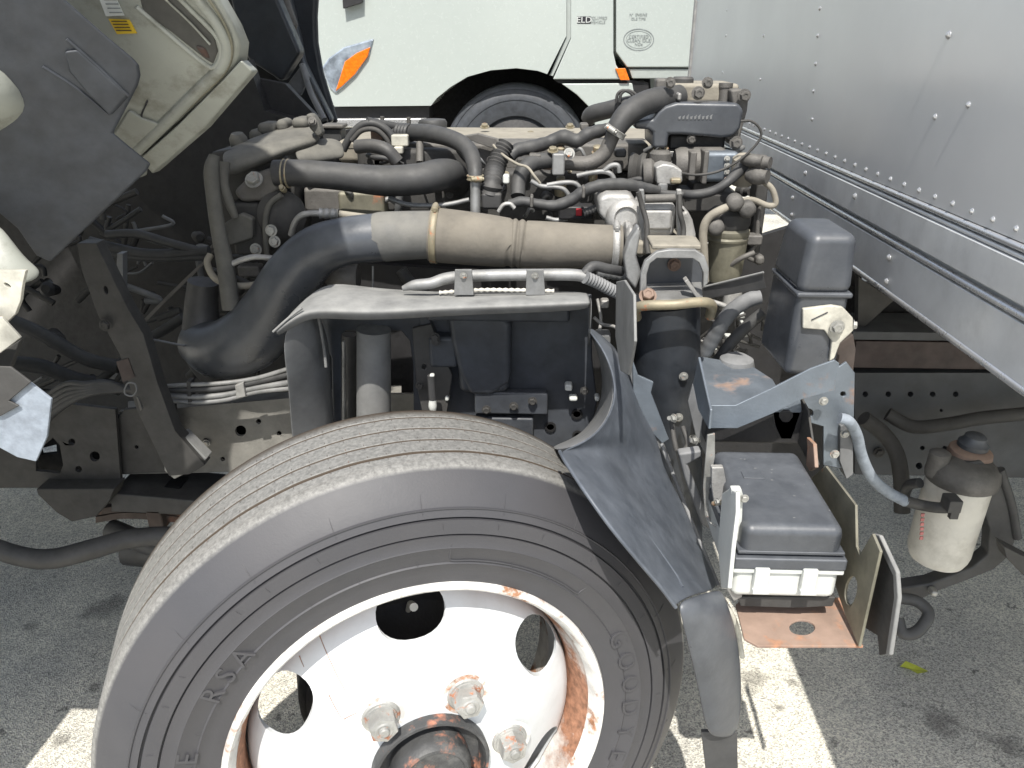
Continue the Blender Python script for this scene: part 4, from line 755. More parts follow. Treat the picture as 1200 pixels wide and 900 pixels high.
for P in ([(622, 212), (634, 218), (650, 219), (661, 222), (668, 231)], [(641, 217), (660, 214), (674, 215), (682, 223)], [(676, 206), (690, 203), (706, 201), (716, 204), (721, 213)], [(708, 200), (716, 194), (724, 194), (726, 202)], [(712, 226), (722, 218), (733, 216)], [(640, 255), (652, 258), (665, 256)], [(455, 232), (480, 240), (520, 240), (550, 234)]):
    tb('injector_pipe', [(x, y, 1.52) for x, y in P], 2.8, 'silver', EN)
for x, y in ((657, 212), (694, 197), (657, 177), (700, 176)): lathe('injector', W(x, y, 1.6), (0, -.35, 1), [(.012, -.03), (.012, -.004), (.009, -.002), (.009, .008), (.005, .01)], 'zincy', EN, 12)
pb('relay', 655, 242, 696, 258, 1.5, .04, 'darkx', EN); pb('red_tag', 675, 245, 682, 253, 1.495, .01, 'red', EN, bev=.001); tb('ribbed_plug', [(684, 250, 1.48), (700, 244, 1.48)], 5, 'blackd', EN, ribs=(.006, .08))
tb('sensor_wire', [(578, 170, 1.55), (590, 182, 1.53), (606, 192, 1.5), (618, 196, 1.49), (626, 206, 1.48), (633, 215, 1.48)], 1.6, 'dusty', EN); poly('wire_bracket', [(541, 160), (560, 157), (582, 163), (588, 170), (584, 176), (560, 168)], 1.66, .02, 'cast', EN)
pb('white_connector', 589, 205, 597, 216, 1.46, .02, 'whitepl', EN)
tb('cooling_hose', [(418, 172, 1.62), (436, 171, 1.61), (453, 176, 1.6), (466, 190, 1.6)], 8, 'black', EN, segs=18); tb('wire_loom', [(402, 176, 1.66), (412, 158, 1.66), (425, 146, 1.66), (440, 145, 1.66), (455, 154, 1.66), (464, 168, 1.66)], 4.5, 'blackd', EN)
tb('wire_loom', [(412, 165, 1.65), (424, 153, 1.65), (440, 152, 1.65), (452, 162, 1.65), (458, 174, 1.65)], 3, 'dark', EN); tb('wire_loom', [(430, 142, 1.66), (450, 146, 1.68), (470, 150, 1.7)], 5, 'blackd', EN)
pb('cream_connector', 458, 158, 478, 172, 1.64, .02, 'cream', EN); pb('cream_connector', 461, 172, 472, 181, 1.63, .02, 'cream', EN); pb('brown_sensor', 434, 152, 448, 166, 1.68, .03, 'rust', EN, bev=.005); pb('brown_sensor', 436, 184, 452, 196, 1.66, .03, 'rust', EN, bev=.005)
lathe('small_cap', W(507, 143, 1.9), (0, 0, 1), [(.032, -.02), (.034, .0), (.03, .006)], 'blackd', EN, 28); tb('dipstick', [(492, 167, 1.66), (492, 190, 1.64)], 4.5, 'cast', EN)
for x, y in ((448, 137), (479, 138)): lathe('far_bolt', W(x, y+3, 2.2), (0, 0, 1), [(.006, -.02), (.006, .008)], 'cast', EN, 10)
tb('cable_far', [(536, 176, 1.6), (548, 190, 1.6), (566, 200, 1.6)], 2.4, 'dark', EN)
tb('drop_hose', [(470, 316, 1.45), (480, 330, 1.45), (500, 345, 1.45)], 7, 'dark', EN); tb('drop_hose', [(390, 318, 1.45), (405, 325, 1.44), (420, 326, 1.44)], 17, 'cast', EN); tb('thin_rod', [(437, 312, 1.4), (437, 340, 1.4)], 1.2, 'silver', EN)
# harness over the wheel arch
tb('arch_harness', [(472, 338, 1.22), (486, 334, 1.22), (505, 332, 1.22), (525, 326, 1.23), (560, 323, 1.24), (620, 322, 1.24), (670, 322, 1.24), (688, 325, 1.24)], [3, 6, 6.5, 7, 7, 7, 7, 7], 'silver', TR, label='pale sleeved harness clipped above the wheel arch')
tb('corrugated_loom', [(686, 325, 1.23), (700, 331, 1.24), (715, 339, 1.25), (726, 344, 1.26)], 7, 'greyp', TR, ribs=(.006, .1)); tb('loom_branch', [(684, 322, 1.24), (695, 312, 1.25), (712, 315, 1.26), (728, 318, 1.28)], 6, 'blackd', TR)
for x in (543, 627): c_ = poly('harness_clip', [(x-10, 316), (x+10, 316), (x+12, 346), (x-11, 346)], 1.205, .004, 'silver', TR, bev=.001); bolt(c_, W(x, 323, 1.204), (0, -1, 0), .004, 'zinc')
tb('jagged_seal', [(515, 343, 1.22), (560, 340, 1.22), (600, 340, 1.22), (650, 341, 1.22)], 2.2, 'filter', TR, ribs=(.01, .25))
# intake manifold
MN = poly('intake_manifold', [(743, 142), (765, 139), (771, 131), (780, 124), (794, 120), (866, 121), (872, 130), (868, 150), (860, 160), (846, 162), (800, 158), (784, 158), (782, 174), (765, 174), (765, 156), (760, 152), (743, 151)], 1.60, .14, 'blackg', EN, bev=.013, seg=5, label='smooth dark intake manifold casting')
pb('manifold_cover', 778, 98, 866, 121, 1.66, .14, 'dusty', EN, bev=.008, seg=3); poly('manifold_flange', [(856, 105), (870, 104), (878, 112), (876, 130), (868, 160), (872, 170), (862, 174), (850, 160), (860, 130)], 1.62, .08, 'cast', EN, bev=.005)
for i in range(9): x = 795+i*4.6; poly('raised_mark', [(x, 137.5-i*.1), (x+3.2, 136-(i % 3)), (x+2.2, 139.5), (x+.2, 140)], 1.598, .003, 'greyp', MN, bev=0)
for x, y, r_ in ((785, 97, 6), (829, 97, 6), (818, 109, 7), (872, 112, 7), (862, 167, 7), (810, 163, 5)): pbolt(EN, x, y, 1.61, r_, m='cast', h=1.6)
lathe('oil_cap', W(800, 96, 1.7), (0, 0, 1), [(.022, -.02), (.022, .006), (.018, .01)], 'black', EN, 24); lathe('threaded_post', W(850, 106, 1.66), (0, 0, 1), [(.012, -.03), (.012, .006), (.014, .006), (.014, .014)], 'cast', EN, 16)
pb('mount_tab', 769, 92, 783, 106, 1.66, .04, 'cast', EN, bev=.006); pb('foil_tag', 794, 109, 799, 118, 1.6, .03, 'castb', EN)
pb('manifold_pocket', 784, 158, 850, 176, 1.64, .08, 'darkx', EN, bev=.006); bolt(EN, W(774, 174, 1.62), (0, -.3, 1), .011, 'zincy'); lathe('boss', W(774, 182, 1.6), (0, 0, 1), [(.022, -.03), (.022, .004), (.016, .01)], 'cast', EN, 24)
# throttle body, actuator
lathe('throttle_pipe', W(790, 192, 1.62), (1, 0, .02), [(.028, 0), (.033, .01), (.033, .09), (.028, .1)], 'cast', EN, 30, label='cast throttle pipe'); pb('throttle_body', 822, 178, 866, 214, 1.58, .08, 'steelb', EN, bev=.01, seg=3); 
pb('flange_plate', 824, 177, 830, 216, 1.56, .1, 'cast', EN, bev=.003); pb('flange_plate', 808, 178, 816, 212, 1.57, .09, 'cast', EN, bev=.003)
for a in (0, 1, 2, 3): bolt(EN, W(852, 186+a*8, 1.575), (0, -1, .2), .004, 'zinc')
lathe('belt_pulley', W(750, 200, 1.62), (1, -.25, 0), [(.012, -.02), (.034, -.02), (.036, -.012), (.03, -.004), (.036, .004), (.034, .012), (.012, .014)], 'dark', EN, 32); lathe('vacuum_pot', W(760, 203, 1.57), (1, -.1, .1), [(.026, -.01), (.028, -.006), (.028, .006), (.022, .012)], 'cast', EN, 28)
poly('silver_connector', [(768, 196), (778, 192), (790, 194), (800, 200), (800, 214), (790, 217), (770, 216)], 1.52, .05, 'castb', EN, bev=.004); pb('silver_socket', 771, 214, 783, 226, 1.52, .03, 'silver', EN); pb('yellow_clip', 786, 209, 799, 216, 1.51, .02, 'zincy', EN)
pb('dark_valve_block', 800, 226, 866, 250, 1.6, .1, 'dark', EN, bev=.008); pb('valve_block', 812, 214, 850, 232, 1.62, .08, 'cast', EN, bev=.006)
tb('vacuum_wire', [(868, 142, 1.5), (880, 142, 1.5), (890, 150, 1.5), (891, 162, 1.5), (878, 178, 1.5), (860, 192, 1.5), (838, 202, 1.5), (815, 205, 1.5), (800, 203, 1.52)], 1.5, 'dark', EN)
tb('fuel_hose', [(795, 227, 1.52), (815, 228, 1.5), (835, 224, 1.5), (852, 214, 1.5), (866, 200, 1.52), (872, 192, 1.54)], [5, 5.5, 5.5, 5.5, 7, 8], 'blackd', EN, segs=18); tb('fuel_hose', [(752, 218, 1.5), (775, 226, 1.5), (800, 228, 1.5)], 4, 'blackd', EN)
lathe('banjo_housing', W(872, 195, 1.55), (0, -.2, 1), [(.02, -.035), (.024, -.02), (.024, .015), (.016, .022)], 'dusty', EN, 24); 
for x, y, r_ in ((884, 188, .012), (893, 190, .014), (890, 206, .017)): lathe('union_nut', W(x, y, 1.5), (.8, -.6, 0), [(r_*.6, -.025), (r_, -.012), (r_, .004), (r_*.8, .008), (r_*.8, .016)], 'cast', EN, 12)
# fuel filter housing right of the engine
tb('return_hose', [(826, 330, 1.46), (825, 300, 1.46), (824, 272, 1.46), (830, 256, 1.46), (845, 246, 1.46), (860, 240, 1.48), (880, 234, 1.5), (900, 241, 1.5), (909, 238, 1.5), (905, 222, 1.5), (894, 212, 1.5)], [5, 5, 5, 5, 5, 4, 3.5, 3.5, 3.5, 3.5, 3.5], 'dusty', EN, segs=16)
lathe('filter_bowl', W(851, 300, 1.52), (0, 0, 1), [(.020, -.055), (.030, -.05), (.034, -.03), (.038, .035), (.039, .04)], 'olive', EN, 40, label='olive water separator bowl'); lathe('bowl_collar', W(852, 273, 1.52), (0, 0, 1), [(.042, -.012), (.043, -.008), (.041, -.004), (.043, 0), (.043, .008), (.038, .012)], 'olive', EN, 40)
lathe('filter_head', W(854, 256, 1.52), (0, 0, 1), [(.036, -.02), (.042, -.01), (.042, .012), (.03, .022)], 'dark', EN, 32); 
for x, y in ((839, 267), (862, 238), (876, 246)): lathe('head_boss', W(x, y, 1.46), (-.1, -1, 0), [(.016, -.02), (.016, .0), (.011, .006), (.006, .007)], 'cast', EN, 20)
pb('bracket_side', 882, 215, 896, 300, 1.56, .05, 'dark', EN, bev=.005); tb('side_tube', [(890, 240, 1.52), (888, 262, 1.52), (886, 285, 1.52), (876, 300, 1.52), (890, 308, 1.52)], 2.6, 'cast', EN); pb('side_joint', 876, 276, 894, 288, 1.5, .03, 'cast', EN); tb('lower_arm', [(845, 318, 1.5), (868, 303, 1.48), (884, 296, 1.48)], 3, 'cast', EN); pb('round_joint', 886, 300, 897, 312, 1.5, .03, 'cast', EN, bev=.008)
# aluminium injection pump housing
AL = poly('pump_housing', [(701, 232), (712, 227), (740, 228), (748, 240), (752, 300), (738, 300), (736, 270), (728, 262), (716, 262), (706, 258), (701, 250)], 1.42, .14, 'castb', EN, bev=.012, seg=4, label='pale cast aluminium pump housing')
lathe('bearing_boss', W(733, 256, 1.41), (0, -1, .1), [(.036, -.03), (.036, .0), (.03, .008), (.022, .010), (.018, .004), (.012, .004)], 'castb', AL, 32); poly('rib', [(724, 270), (736, 258), (742, 275), (736, 305), (728, 300)], 1.39, .03, 'castb', AL, bev=.008)
pb('pump_cover', 747, 238, 792, 280, 1.40, .10, 'castb', AL, bev=.014, seg=4); pb('pump_cover_lip', 745, 278, 795, 284, 1.395, .1, 'dark', AL); pb('cover_plate', 750, 246, 788, 270, 1.393, .02, 'castb', AL, bev=.006)
poly('pump_elbow', [(798, 250), (806, 246), (812, 258), (816, 275), (815, 292), (806, 296), (800, 280)], 1.40, .06, 'castb', AL, bev=.01, seg=4); poly('pump_elbow', [(732, 276), (740, 264), (746, 275), (744, 300), (750, 322), (744, 336), (734, 318)], 1.33, .05, 'castb', AL, bev=.012, seg=4)
for x in (752, 796): poly('pump_strap', [(x-3, 222), (x+3, 222), (x+4, 240), (x+3, 262), (x+5, 296), (x-1, 296), (x-3, 260)], 1.375, .01, 'castb' if x > 760 else 'silver', AL, bev=.002)
tb('pump_rod', [(756, 233, 1.39), (794, 232, 1.39)], 5, 'cast', AL); tb('ground_cable', [(748, 225, 1.36), (752, 240, 1.36), (758, 262, 1.35), (758, 285, 1.34), (760, 298, 1.33)], 3, 'dark', AL); tb('strap_cable', [(796, 228, 1.37), (797, 250, 1.36), (801, 268, 1.36), (799, 290, 1.35)], 3, 'dark', AL)
tb('base_hose', [(700, 318, 1.32), (720, 320, 1.32), (735, 322, 1.32)], 8, 'greyp', EN, ribs=(.01, .06)); pb('pump_base', 745, 284, 822, 300, 1.36, .12, 'dusty', EN, bev=.006)
# bundle between column and cover
tb('battery_cable', [(823, 420, 1.34), (838, 392, 1.32), (856, 366, 1.3), (876, 352, 1.3), (892, 348, 1.3)], [8, 9, 9, 9, 8], 'greyp', TR, ribs=(.02, .03), label='grey sheathed cable behind the tall cover')
tb('battery_cable', [(840, 425, 1.36), (858, 400, 1.36), (880, 378, 1.36), (895, 366, 1.36)], 7, 'blackd', TR); tb('thin_pipe', [(832, 353, 1.4), (848, 358, 1.4), (864, 366, 1.4)], 3, 'castb', TR); pb('drain_tube', 848, 340, 870, 372, 1.5, .05, 'castb', TR, bev=.01)
for i in range(26):
    x, y = random.uniform(824, 882), random.uniform(366, 424); k = random.choice(('blackd', 'castb', 'dark', 'whitepl', 'greyp')); s = random.uniform(2, 5)
    if i % 2: pb('plug', x-s, y-s*.7, x+s, y+s, 1.4+random.uniform(0, .06), .02, k, TR, bev=.002)
    else: tb('loose_wire', [(x, y, 1.42), (x+random.uniform(-14, 14), y+random.uniform(4, 14), 1.42), (x+random.uniform(-20, 20), y+random.uniform(14, 24), 1.44)], 1.8, 'dark', TR)
lathe('domed_cap', W(863, 424, 1.32), (0, 0, 1), [(.032, -.02), (.034, -.006), (.03, .006), (.018, .013)], 'greyp', TR, 28)
poly('dark_bay_backing', [(720, 330), (1010, 240), (1010, 440), (960, 560), (800, 600), (720, 560)], 1.72, .02, 'darkx', TR, bev=0)  # added dark sheet in place of deep shade behind column and cover
# small harness bits left of the column
for P in ([(696, 372, 1.3), (706, 380, 1.3), (722, 384, 1.28), (724, 400, 1.27)], [(700, 350, 1.34), (704, 372, 1.33), (702, 392, 1.32)]): tb('small_bracket_rod', P, 2, 'castb', TR)
pb('plug', 704, 352, 714, 362, 1.32, .02, 'castb', TR); pb('plug', 698, 392, 716, 404, 1.3, .03, 'greyp', TR)

# ================================================================== RADIATOR END (left of engine)
RD = poly('fan_shroud', [(247, 178), (262, 176), (300, 170), (330, 172), (345, 196), (345, 260), (352, 262), (345, 300), (335, 310), (300, 296), (262, 300), (250, 250), (244, 200)], 1.56, .10, 'dark', TR, bev=.012, seg=3, label='dusty black fan shroud and radiator tank')
tb('shroud_strip', [(251, 182, 1.46), (248, 200, 1.45), (250, 230, 1.44), (256, 270, 1.43), (264, 310, 1.42), (271, 362, 1.41)], [6, 9, 8.5, 9, 10, 10.5], 'shroud', RD, segs=10, label='hanging rubber seal strip'); tb('shroud_strip', [(262, 190, 1.47), (262, 215, 1.46), (268, 236, 1.46), (276, 255, 1.46)], [8, 6, 6, 4], 'shroud', RD, segs=10)
loft('upper_shroud', [PR([(262, 176, 1.60), (300, 160, 1.66), (340, 146, 1.75), (372, 138, 1.85)]), PR([(258, 184, 1.52), (300, 170, 1.56), (345, 156, 1.62), (376, 150, 1.7)]), PR([(262, 196, 1.48), (290, 190, 1.5), (345, 170, 1.55), (378, 160, 1.62)]), PR([(268, 210, 1.5), (290, 200, 1.52), (330, 184, 1.56), (372, 170, 1.62)])], 'shroud', RD, solid=.008)
for x0, y0, x1, y1 in ((290, 152, 310, 168), (322, 140, 336, 156), (340, 138, 360, 152), (300, 144, 322, 160)): pb('shroud_boss', x0, y0, x1, y1, 1.68, .06, 'shroud', RD, bev=.012, seg=3)
lathe('shroud_knob', W(279, 162, 1.62), (0, -.2, 1), [(.018, -.03), (.018, .0), (.012, .01)], 'shroud', RD, 20); poly('shroud_ear', [(357, 134), (365, 133), (372, 142), (378, 158), (372, 162), (362, 150)], 1.6, .03, 'shroud', RD, bev=.006); bolt(RD, W(366, 142, 1.597), (0, -1, .3), .006, 'cast')
poly('tank_upper', [(272, 225), (292, 206), (322, 196), (330, 222), (310, 236), (282, 238)], 1.5, .08, 'cast', RD, bev=.01, seg=3); bolt(RD, W(298, 211, 1.49), (0, -1, .8), .012, 'zinc')
pb('tank_box', 270, 238, 308, 300, 1.5, .08, 'dark', RD, bev=.008); tb('tank_pipe_bracket', [(313, 300, 1.48), (311, 262, 1.48), (316, 240, 1.48), (330, 228, 1.48)], 3.4, 'shroud', RD)
lathe('tensioner', W(330, 252, 1.5), (.2, -1, .1), [(.045, -.03), (.047, 0), (.03, .01), (.01, .012)], 'dark', RD, 32)
for x, y in ((300, 292), (322, 283), (318, 270)): bolt(RD, W(x, y, 1.46), (0, -1, .1), .008, 'zinc')
poly('lower_bracket', [(262, 262), (282, 250), (296, 256), (296, 280), (278, 286), (264, 290)], 1.47, .02, 'shroud', RD, bev=.005)
tb('alloy_pipe', [(272, 309, 1.42), (285, 304, 1.42), (300, 301, 1.42), (325, 303, 1.43), (340, 303, 1.45)], 3.4, 'castb', RD); tb('beige_hose', [(247, 298, 1.47), (243, 308, 1.46), (250, 324, 1.45), (266, 333, 1.44), (290, 335, 1.44), (308, 329, 1.44), (322, 312, 1.45)], 4, 'dusty', RD); pb('pipe_union', 278, 312, 304, 325, 1.48, .03, 'cast', RD)
tb('alloy_pipe', [(341, 275, 1.46), (345, 262, 1.45), (352, 253, 1.44), (362, 250, 1.44), (376, 250, 1.44)], 3.6, 'castb', RD); tb('crimp_fitting', [(375, 250, 1.44), (399, 251, 1.44)], 6, 'castb', RD, ribs=(.012, .1)); tb('ac_hose', [(398, 251, 1.44), (420, 254, 1.44), (450, 258, 1.46)], 4.5, 'dusty', RD)
pb('reservoir_cap', 376, 146, 402, 151, 1.85, .05, 'cast', RD, bev=.004); pb('reservoir_neck', 378, 151, 400, 166, 1.86, .05, 'blackd', RD); loft('dusty_elbow', [PR([(344, 172, 1.6), (360, 166, 1.64), (385, 160, 1.66), (402, 166, 1.7)]), PR([(346, 182, 1.56), (362, 180, 1.58), (385, 176, 1.6), (404, 178, 1.62)]), PR([(350, 192, 1.56), (364, 192, 1.58), (388, 188, 1.6), (404, 186, 1.62)])], 'shroud', RD, solid=.01)
tb('lower_duct', [(238, 330, 1.5), (236, 370, 1.5), (240, 410, 1.48), (262, 440, 1.48)], [17, 20, 24, 24], 'black', EN, segs=24); tb('wire_lead', [(180, 398, 1.4), (205, 403, 1.42), (222, 406, 1.44)], 1.3, 'greyp', TR)

# ================================================================== TILTED CAB
def planeY(a, b, c):
    a, b, c = W(*a), W(*b), W(*c); n = (b-a).cross(c-a)
    def f(L, off=0.):
        out = []
        for x, y in L: d = ray(x, y); t = (a-CAM).dot(n)/d.dot(n); out.append((x, y, t*d.y+off))
        return out
    return f
CY = planeY((0, 0, .985), (280, 0, .985), (140, 200, 1.15))
CB = mk('cab', *prism([W(*p) for p in CY([(-80, -60), (205, -60), (250, -10), (272, 28), (281, 50), (279, 72), (266, 92), (162, 184), (160, 210), (-80, 250)])], V((0, .04, 0))), 'cab', TR, bev=.006, label='underside of the tilted pale cab, carrying two stickers and a dark splash guard')
# raised frame of the window slot and its opening
poly('body_rail', CY([(282, 70), (296, 84), (240, 150), (178, 204), (163, 186), (206, 148), (262, 92)], -.008), 1.08, .025, 'cab', CB, bev=.003, seg=3)
tb('seam_channel', CY([(150, 186), (192, 146), (232, 106), (258, 80), (266, 58), (258, 34), (236, 4), (205, -30)], 0), 7, 'cab', CB); tb('seam_groove', CY([(158, 184), (198, 148), (238, 110), (264, 84), (272, 60), (266, 34), (248, 4), (226, -24)], -.003), 1.8, 'olive', CB)
poly('slot_recess', CY([(160, -10), (185, -25), (215, 6), (252, 44), (256, 60), (250, 76), (240, 70), (200, 38), (166, 14)], -.002), 1.145, .02, 'shroud', CB, bev=.004, seg=3)
tb('slot_lip', CY([(160, 8), (200, 42), (236, 72), (250, 79), (259, 64), (253, 42), (222, 10), (190, -22)], -.002), 3, 'cab', CB); tb('slot_wire', CY([(190, -4), (222, 26), (246, 52)], -.006), 1.3, 'cab', CB); poly('slot_rust', CY([(226, 52), (240, 56), (246, 70), (236, 66)], -.006), 1.135, .01, 'rustd', CB, bev=.004)
poly('panel_dent', CY([(130, 160), (150, 128), (166, 138), (190, 146), (176, 166), (158, 182)], -.006), 1.108, .01, 'cab', CB, bev=.005, seg=3); tb('panel_crack', CY([(173, 118), (166, 138), (180, 146), (194, 148), (206, 138)], -.002), .9, 'ink', CB)
poly('white_sticker', CY([(113, -10), (130, -14), (145, 18), (124, 19)], -.0025), 1.15, .002, 'paper', CB, bev=0); poly('yellow_sticker', CY([(127, 22), (151, 23), (160, 39), (137, 40)], -.0025), 1.14, .002, 'yellow', CB, bev=0)
for i in range(5): poly('sticker_text', CY([(119+i*2.2, -6+i*5), (134+i*2.2, -6+i*5), (134.5+i*2.2, -4.6+i*5), (119.5+i*2.2, -4.6+i*5)], -.0037), 1.148, .001, 'inkg', CB, bev=0)
for i in range(4): poly('sticker_text', CY([(130+i*1.8, 24.5+i*3.6), (148+i*1.8, 24.5+i*3.6), (148.5+i*1.8, 25.6+i*3.6), (131+i*1.8, 25.6+i*3.6)], -.0037), 1.138, .001, 'brown', CB, bev=0)
# big dark flap
FY = planeY((0, 0, .86), (150, 0, .90), (80, 300, 1.0))
FP = mk('splash_guard', *prism([W(*p) for p in FY([(-60, -70), (20, -60), (75, 0), (118, 38), (154, 68), (161, 76), (163, 88), (160, 100), (131, 156), (150, 172), (175, 192), (171, 200), (125, 244), (76, 290), (58, 307), (42, 300), (20, 268), (-60, 200)])], V((0, .006, 0))), 'liner', CB, bev=.006, seg=3, label='dark grey plastic splash guard at left')
poly('guard_recess', FY([(74, 60), (90, 58), (128, 92), (150, 112), (128, 136), (104, 112), (80, 84)], -.004), 1, .01, 'liner', FP, bev=.003, seg=3); tb('guard_ridge', FY([(78, 46), (110, 74), (150, 112)], -.001), 2, 'liner', FP); tb('guard_ridge', FY([(50, 78), (90, 104), (126, 134)], -.001), 1.8, 'liner', FP)
loft('wheel_arch_panel', [PR([(-120, -20, .9), (-20, 0, .92), (0, 20, .94)]), PR([(-120, 60, .84), (-10, 50, .88), (22, 70, .94)]), PR([(-120, 110, .83), (10, 100, .86), (40, 115, .93)]), PR([(-120, 150, .86), (10, 140, .88), (42, 134, .93)]), PR([(-120, 200, .9), (-30, 180, .92), (0, 160, .95)])], 'cab', CB, sub=2, solid=.004, label='pale mud guard panel at the left edge')
loft('step_panel', [PR([(-120, 260, .90), (-20, 255, .90), (2, 262, .91)]), PR([(-120, 300, .88), (5, 295, .88), (30, 305, .90)]), PR([(-120, 330, .85), (10, 322, .86), (52, 316, .90)]), PR([(-120, 345, .83), (0, 338, .84), (44, 330, .89)])], 'cab', CB, sub=2, solid=.004)
poly('hinge_plate', [(-120, 318), (30, 317), (26, 335), (24, 352), (18, 368), (6, 380), (-6, 362), (-120, 362)], .84, .006, 'cream', CB, holes=[ell(8.5, 334.5, 5, 2, 10, .6)], bev=.003); poly('white_flange', [(-120, 360), (2, 372), (24, 396), (0, 414), (-120, 430)], .82, .004, 'cream', CB, bev=.001)
poly('step_shadow_side', [(-120, 424), (2, 412), (24, 398), (12, 430), (-10, 470), (-120, 470)], .86, .01, 'dark', CB)
poly('rubber_mat_flap', [(-120, 440), (4, 432), (34, 448), (60, 468), (55, 512), (42, 541), (20, 536), (-120, 460)], .80, .004, 'blue', TR, bev=.001, label='scuffed rubber flap hanging at the left edge'); poly('flap_upper_fold', [(-120, 426), (12, 430), (36, 448), (10, 470), (22, 476), (0, 488), (-120, 492)], .795, .003, 'dark', TR, bev=.001)
# far, dark underside of the cab
poly('cab_gap_backing', [(235, -60), (360, -60), (362, 60), (372, 152), (240, 152)], 2.6, .03, 'darkx', TR, bev=0)  # added dark backing that closes a bright gap behind the cab corner
RC = poly('cab_rear_corner', [(262, -60), (376, -60), (371, 20), (372, 50), (378, 85), (396, 145), (376, 150), (352, 122), (318, 88), (296, 70), (284, 40)], 2.55, .03, 'blackn', TR, bev=.02, seg=3, label='black rear corner of the tilted cab')
poly('corner_rib', [(318, -60), (326, -60), (350, 40), (356, 72), (390, 142), (384, 146), (352, 76)], 2.5, .04, 'blackg', RC, bev=.01); poly('corner_web', [(255, -60), (300, -60), (352, 62), (330, 96), (290, 70), (275, 20)], 2.3, .06, 'blackn', RC, bev=.01)
poly('corner_flap', [(293, 90), (334, 98), (372, 138), (358, 150), (330, 152), (300, 120)], 2.2, .03, 'darkx', RC); tb('corner_tube', [(354, 76, 2.45), (364, 108, 2.4), (380, 140, 2.35)], 3.5, 'greyp', RC); poly('corner_fin', [(337, 98), (355, 74), (362, 90), (352, 112)], 2.44, .02, 'greyp', RC)
poly('door_post', [(302, -30), (326, -30), (348, 30), (340, 40), (318, 10)], 2.42, .03, 'cast', RC, bev=.01)
poly('cab_floor', [(150, 200), (290, 70), (310, 130), (400, 155), (380, 260), (200, 330), (100, 330), (80, 290)], 2.15, .05, 'darkx', TR, bev=0, label='black floor of the cab above the radiator')
poly('dark_engine_bay_backing', [(-260, 200), (120, 200), (420, 150), (420, 480), (150, 500), (-260, 505)], 2.22, .03, 'darkx', TR, bev=0, holes=[ell(57, 330, 6, 4, 8, .5), ell(105, 428, 4, 3, 8), ell(131, 455, 4, 4, 8), ell(108, 440, 4, 2, 6)])  # added dark sheet for the bay's deep shade, holes left as bright gaps
# outer shell of the cab, unseen: stepped outline shaped to shade rail and panel
zs = [(-.86, .80), (-1.03, .80), (-1.03, .47), (-1.2, .43), (-1.9, .40), (-2.6, .9), (-2.9, 1.7), (-1.3, 3.3), (-.62, 2.5), (-.42, 2.2), (-.36, 1.9), (-.66, 1.86), (-.72, 1.7), (-.76, 1.2)]
poly3('outer_shade_shell', [(x, .70, z) for x, z in zs], (0, .02, 0), 'cab', CB, bev=.004); poly3('roof_skin', [(-2.95, .72, 1.7), (-2.95, 2.6, 1.7), (-1.3, 2.6, 3.35), (-1.3, .72, 3.35)], (-.02, 0, .02), 'cab', CB); poly3('rear_wall', [(-1.3, .72, 3.3), (-1.3, 2.6, 3.3), (-.62, 2.6, 2.5), (-.62, .72, 2.5)], (.01, 0, .01), 'cab', CB)
bx('grille_panel', -2.65, -2.60, .72, 2.6, .75, 1.5, 'cab', CB)
# diagonal strut, bracket and clutter in the dark front bay
ST = poly('cab_strut', [(90, 285), (112, 285), (134, 330), (150, 362), (168, 392), (185, 450), (205, 505), (240, 545), (222, 556), (198, 558), (160, 480), (140, 415), (115, 370), (96, 318)], 1.31, .03, 'dark', TR, bev=.005, label='dark diagonal tilt strut of the cab', holes=[ell(124, 340, 2.5, 5, 10, -.3)])
pbolt(ST, 124, 381, 1.30, 7, m='dark'); poly('red_paint_patch', [(136, 424), (150, 420), (158, 442), (144, 448)], 1.308, .002, 'brown', ST, bev=0)
tb('wire_ring', [(146, 456, 1.29), (150, 449, 1.29), (158, 450, 1.29), (160, 458, 1.29), (155, 464, 1.29), (147, 462, 1.29), (146, 456, 1.29)], 1, 'greyp', ST); poly('split_pin', [(159, 464), (162, 466), (167, 480), (164, 482)], 1.29, .005, 'cast', ST)
poly('strut_bracket', [(190, 496), (205, 505), (238, 545), (232, 548), (204, 562), (192, 552), (192, 520)], 1.33, .012, 'castb', TR, bev=.003, label='bare metal foot bracket of the strut'); poly('bracket_lip', [(208, 512), (214, 510), (242, 538), (236, 546)], 1.32, .03, 'lip', TR); pbolt(TR, 196, 530, 1.325, 6, m='rustd')
poly('bay_upright', [(137, 297), (144, 297), (144, 362), (134, 362)], 1.5, .02, 'greyp', TR)
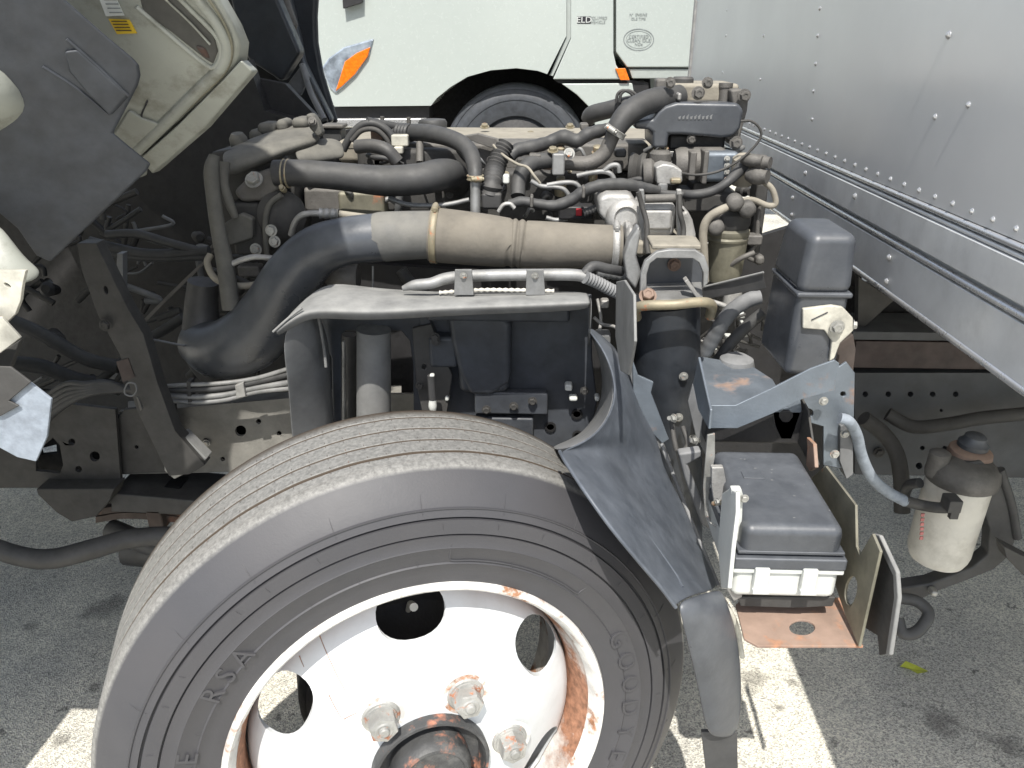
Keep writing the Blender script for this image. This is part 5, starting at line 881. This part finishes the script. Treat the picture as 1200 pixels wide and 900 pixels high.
for P, r_ in (([(105, 283), (140, 292), (180, 298), (245, 294)], 6), ([(105, 290), (150, 300), (200, 302), (245, 300)], 5), ([(125, 275), (160, 274), (200, 285), (240, 296)], 5), ([(0, 370), (50, 392), (100, 420), (140, 430)], 8), ([(10, 425), (50, 430), (90, 445), (140, 455)], 9), ([(20, 470), (70, 460), (110, 450), (170, 400)], 5), ([(160, 405), (190, 388), (215, 372)], 6), ([(130, 455), (165, 410), (205, 380)], 3)):
    tb('bay_hose', [(x, y, 1.72) for x, y in P], r_, 'blackd', TR)
for i in range(60):
    x, y = random.uniform(30, 330), random.uniform(225, 450); s = random.uniform(5, 16); Y = random.uniform(1.8, 2.1); k = random.choice(('dark', 'darkx', 'blackd', 'dark', 'greyp'))
    if i % 3 or i % 2: tb('bay_pipe', [(x, y, Y), (x+random.uniform(-30, 30), y+random.uniform(-20, 20), Y), (x+random.uniform(-60, 60), y+random.uniform(-40, 40), Y)], s*.25, k, TR)
    elif i % 3 == 1: pb('bay_block', x-s*.6, y-s*.9, x+s*.6, y+s*.9, Y, .08, 'darkx', TR, bev=.006)
    else: lathe('bay_cylinder', W(x, y, Y), (random.uniform(-1, 1), -1, random.uniform(-.3, .5)), [(s*.6*.002, -.05), (s*.9*.002, 0), (s*.5*.002, .01)], k, TR, 18)
poly('cable_stay', [(246, 298), (248, 301), (196, 352), (160, 388), (158, 385), (194, 348)], 1.6, .006, 'cast', TR, bev=0)
tb('bay_strap', [(222, 442, 1.5), (245, 425, 1.5), (300, 432, 1.5)], 6, 'black', TR)
# far side wheel of the same truck (front right) under the engine
lathe('far_wheel', (-.15, 2.95, .42), (0, 1, 0), [(.25, -.18), (.40, -.16), (.42, -.12), (.42, .05), (.40, .08)], 'tyre', TR, 48)
for yy in (.80, 2.75): lathe('rear_wheel', (3.6, yy, .42), (0, 1, 0), [(.05, -.1), (.26, -.1), (.27, -.02), (.40, -.02), (.42, .02), (.42, .4), (.40, .44)], 'tyre', TR, 48)

# ================================================================== leaf on the ground
c = WZ(1071, 786, .004); vs = [c+V(p) for p in ((-.028, .010, .002), (-.012, .020, .010), (.010, .012, .005), (.030, -.004, .004), (.020, -.012, .008), (.002, -.012, .003), (-.014, -.006, .009), (0, .003, .001))]
lf = mk('leaf', vs, [(0, 1, 7), (1, 2, 7), (2, 3, 7), (3, 4, 7), (4, 5, 7), (5, 6, 7), (6, 0, 7)], 'leaf', None); lf['label'] = 'yellow-green leaf lying on the shaded asphalt at lower right'; lf['category'] = 'leaf'
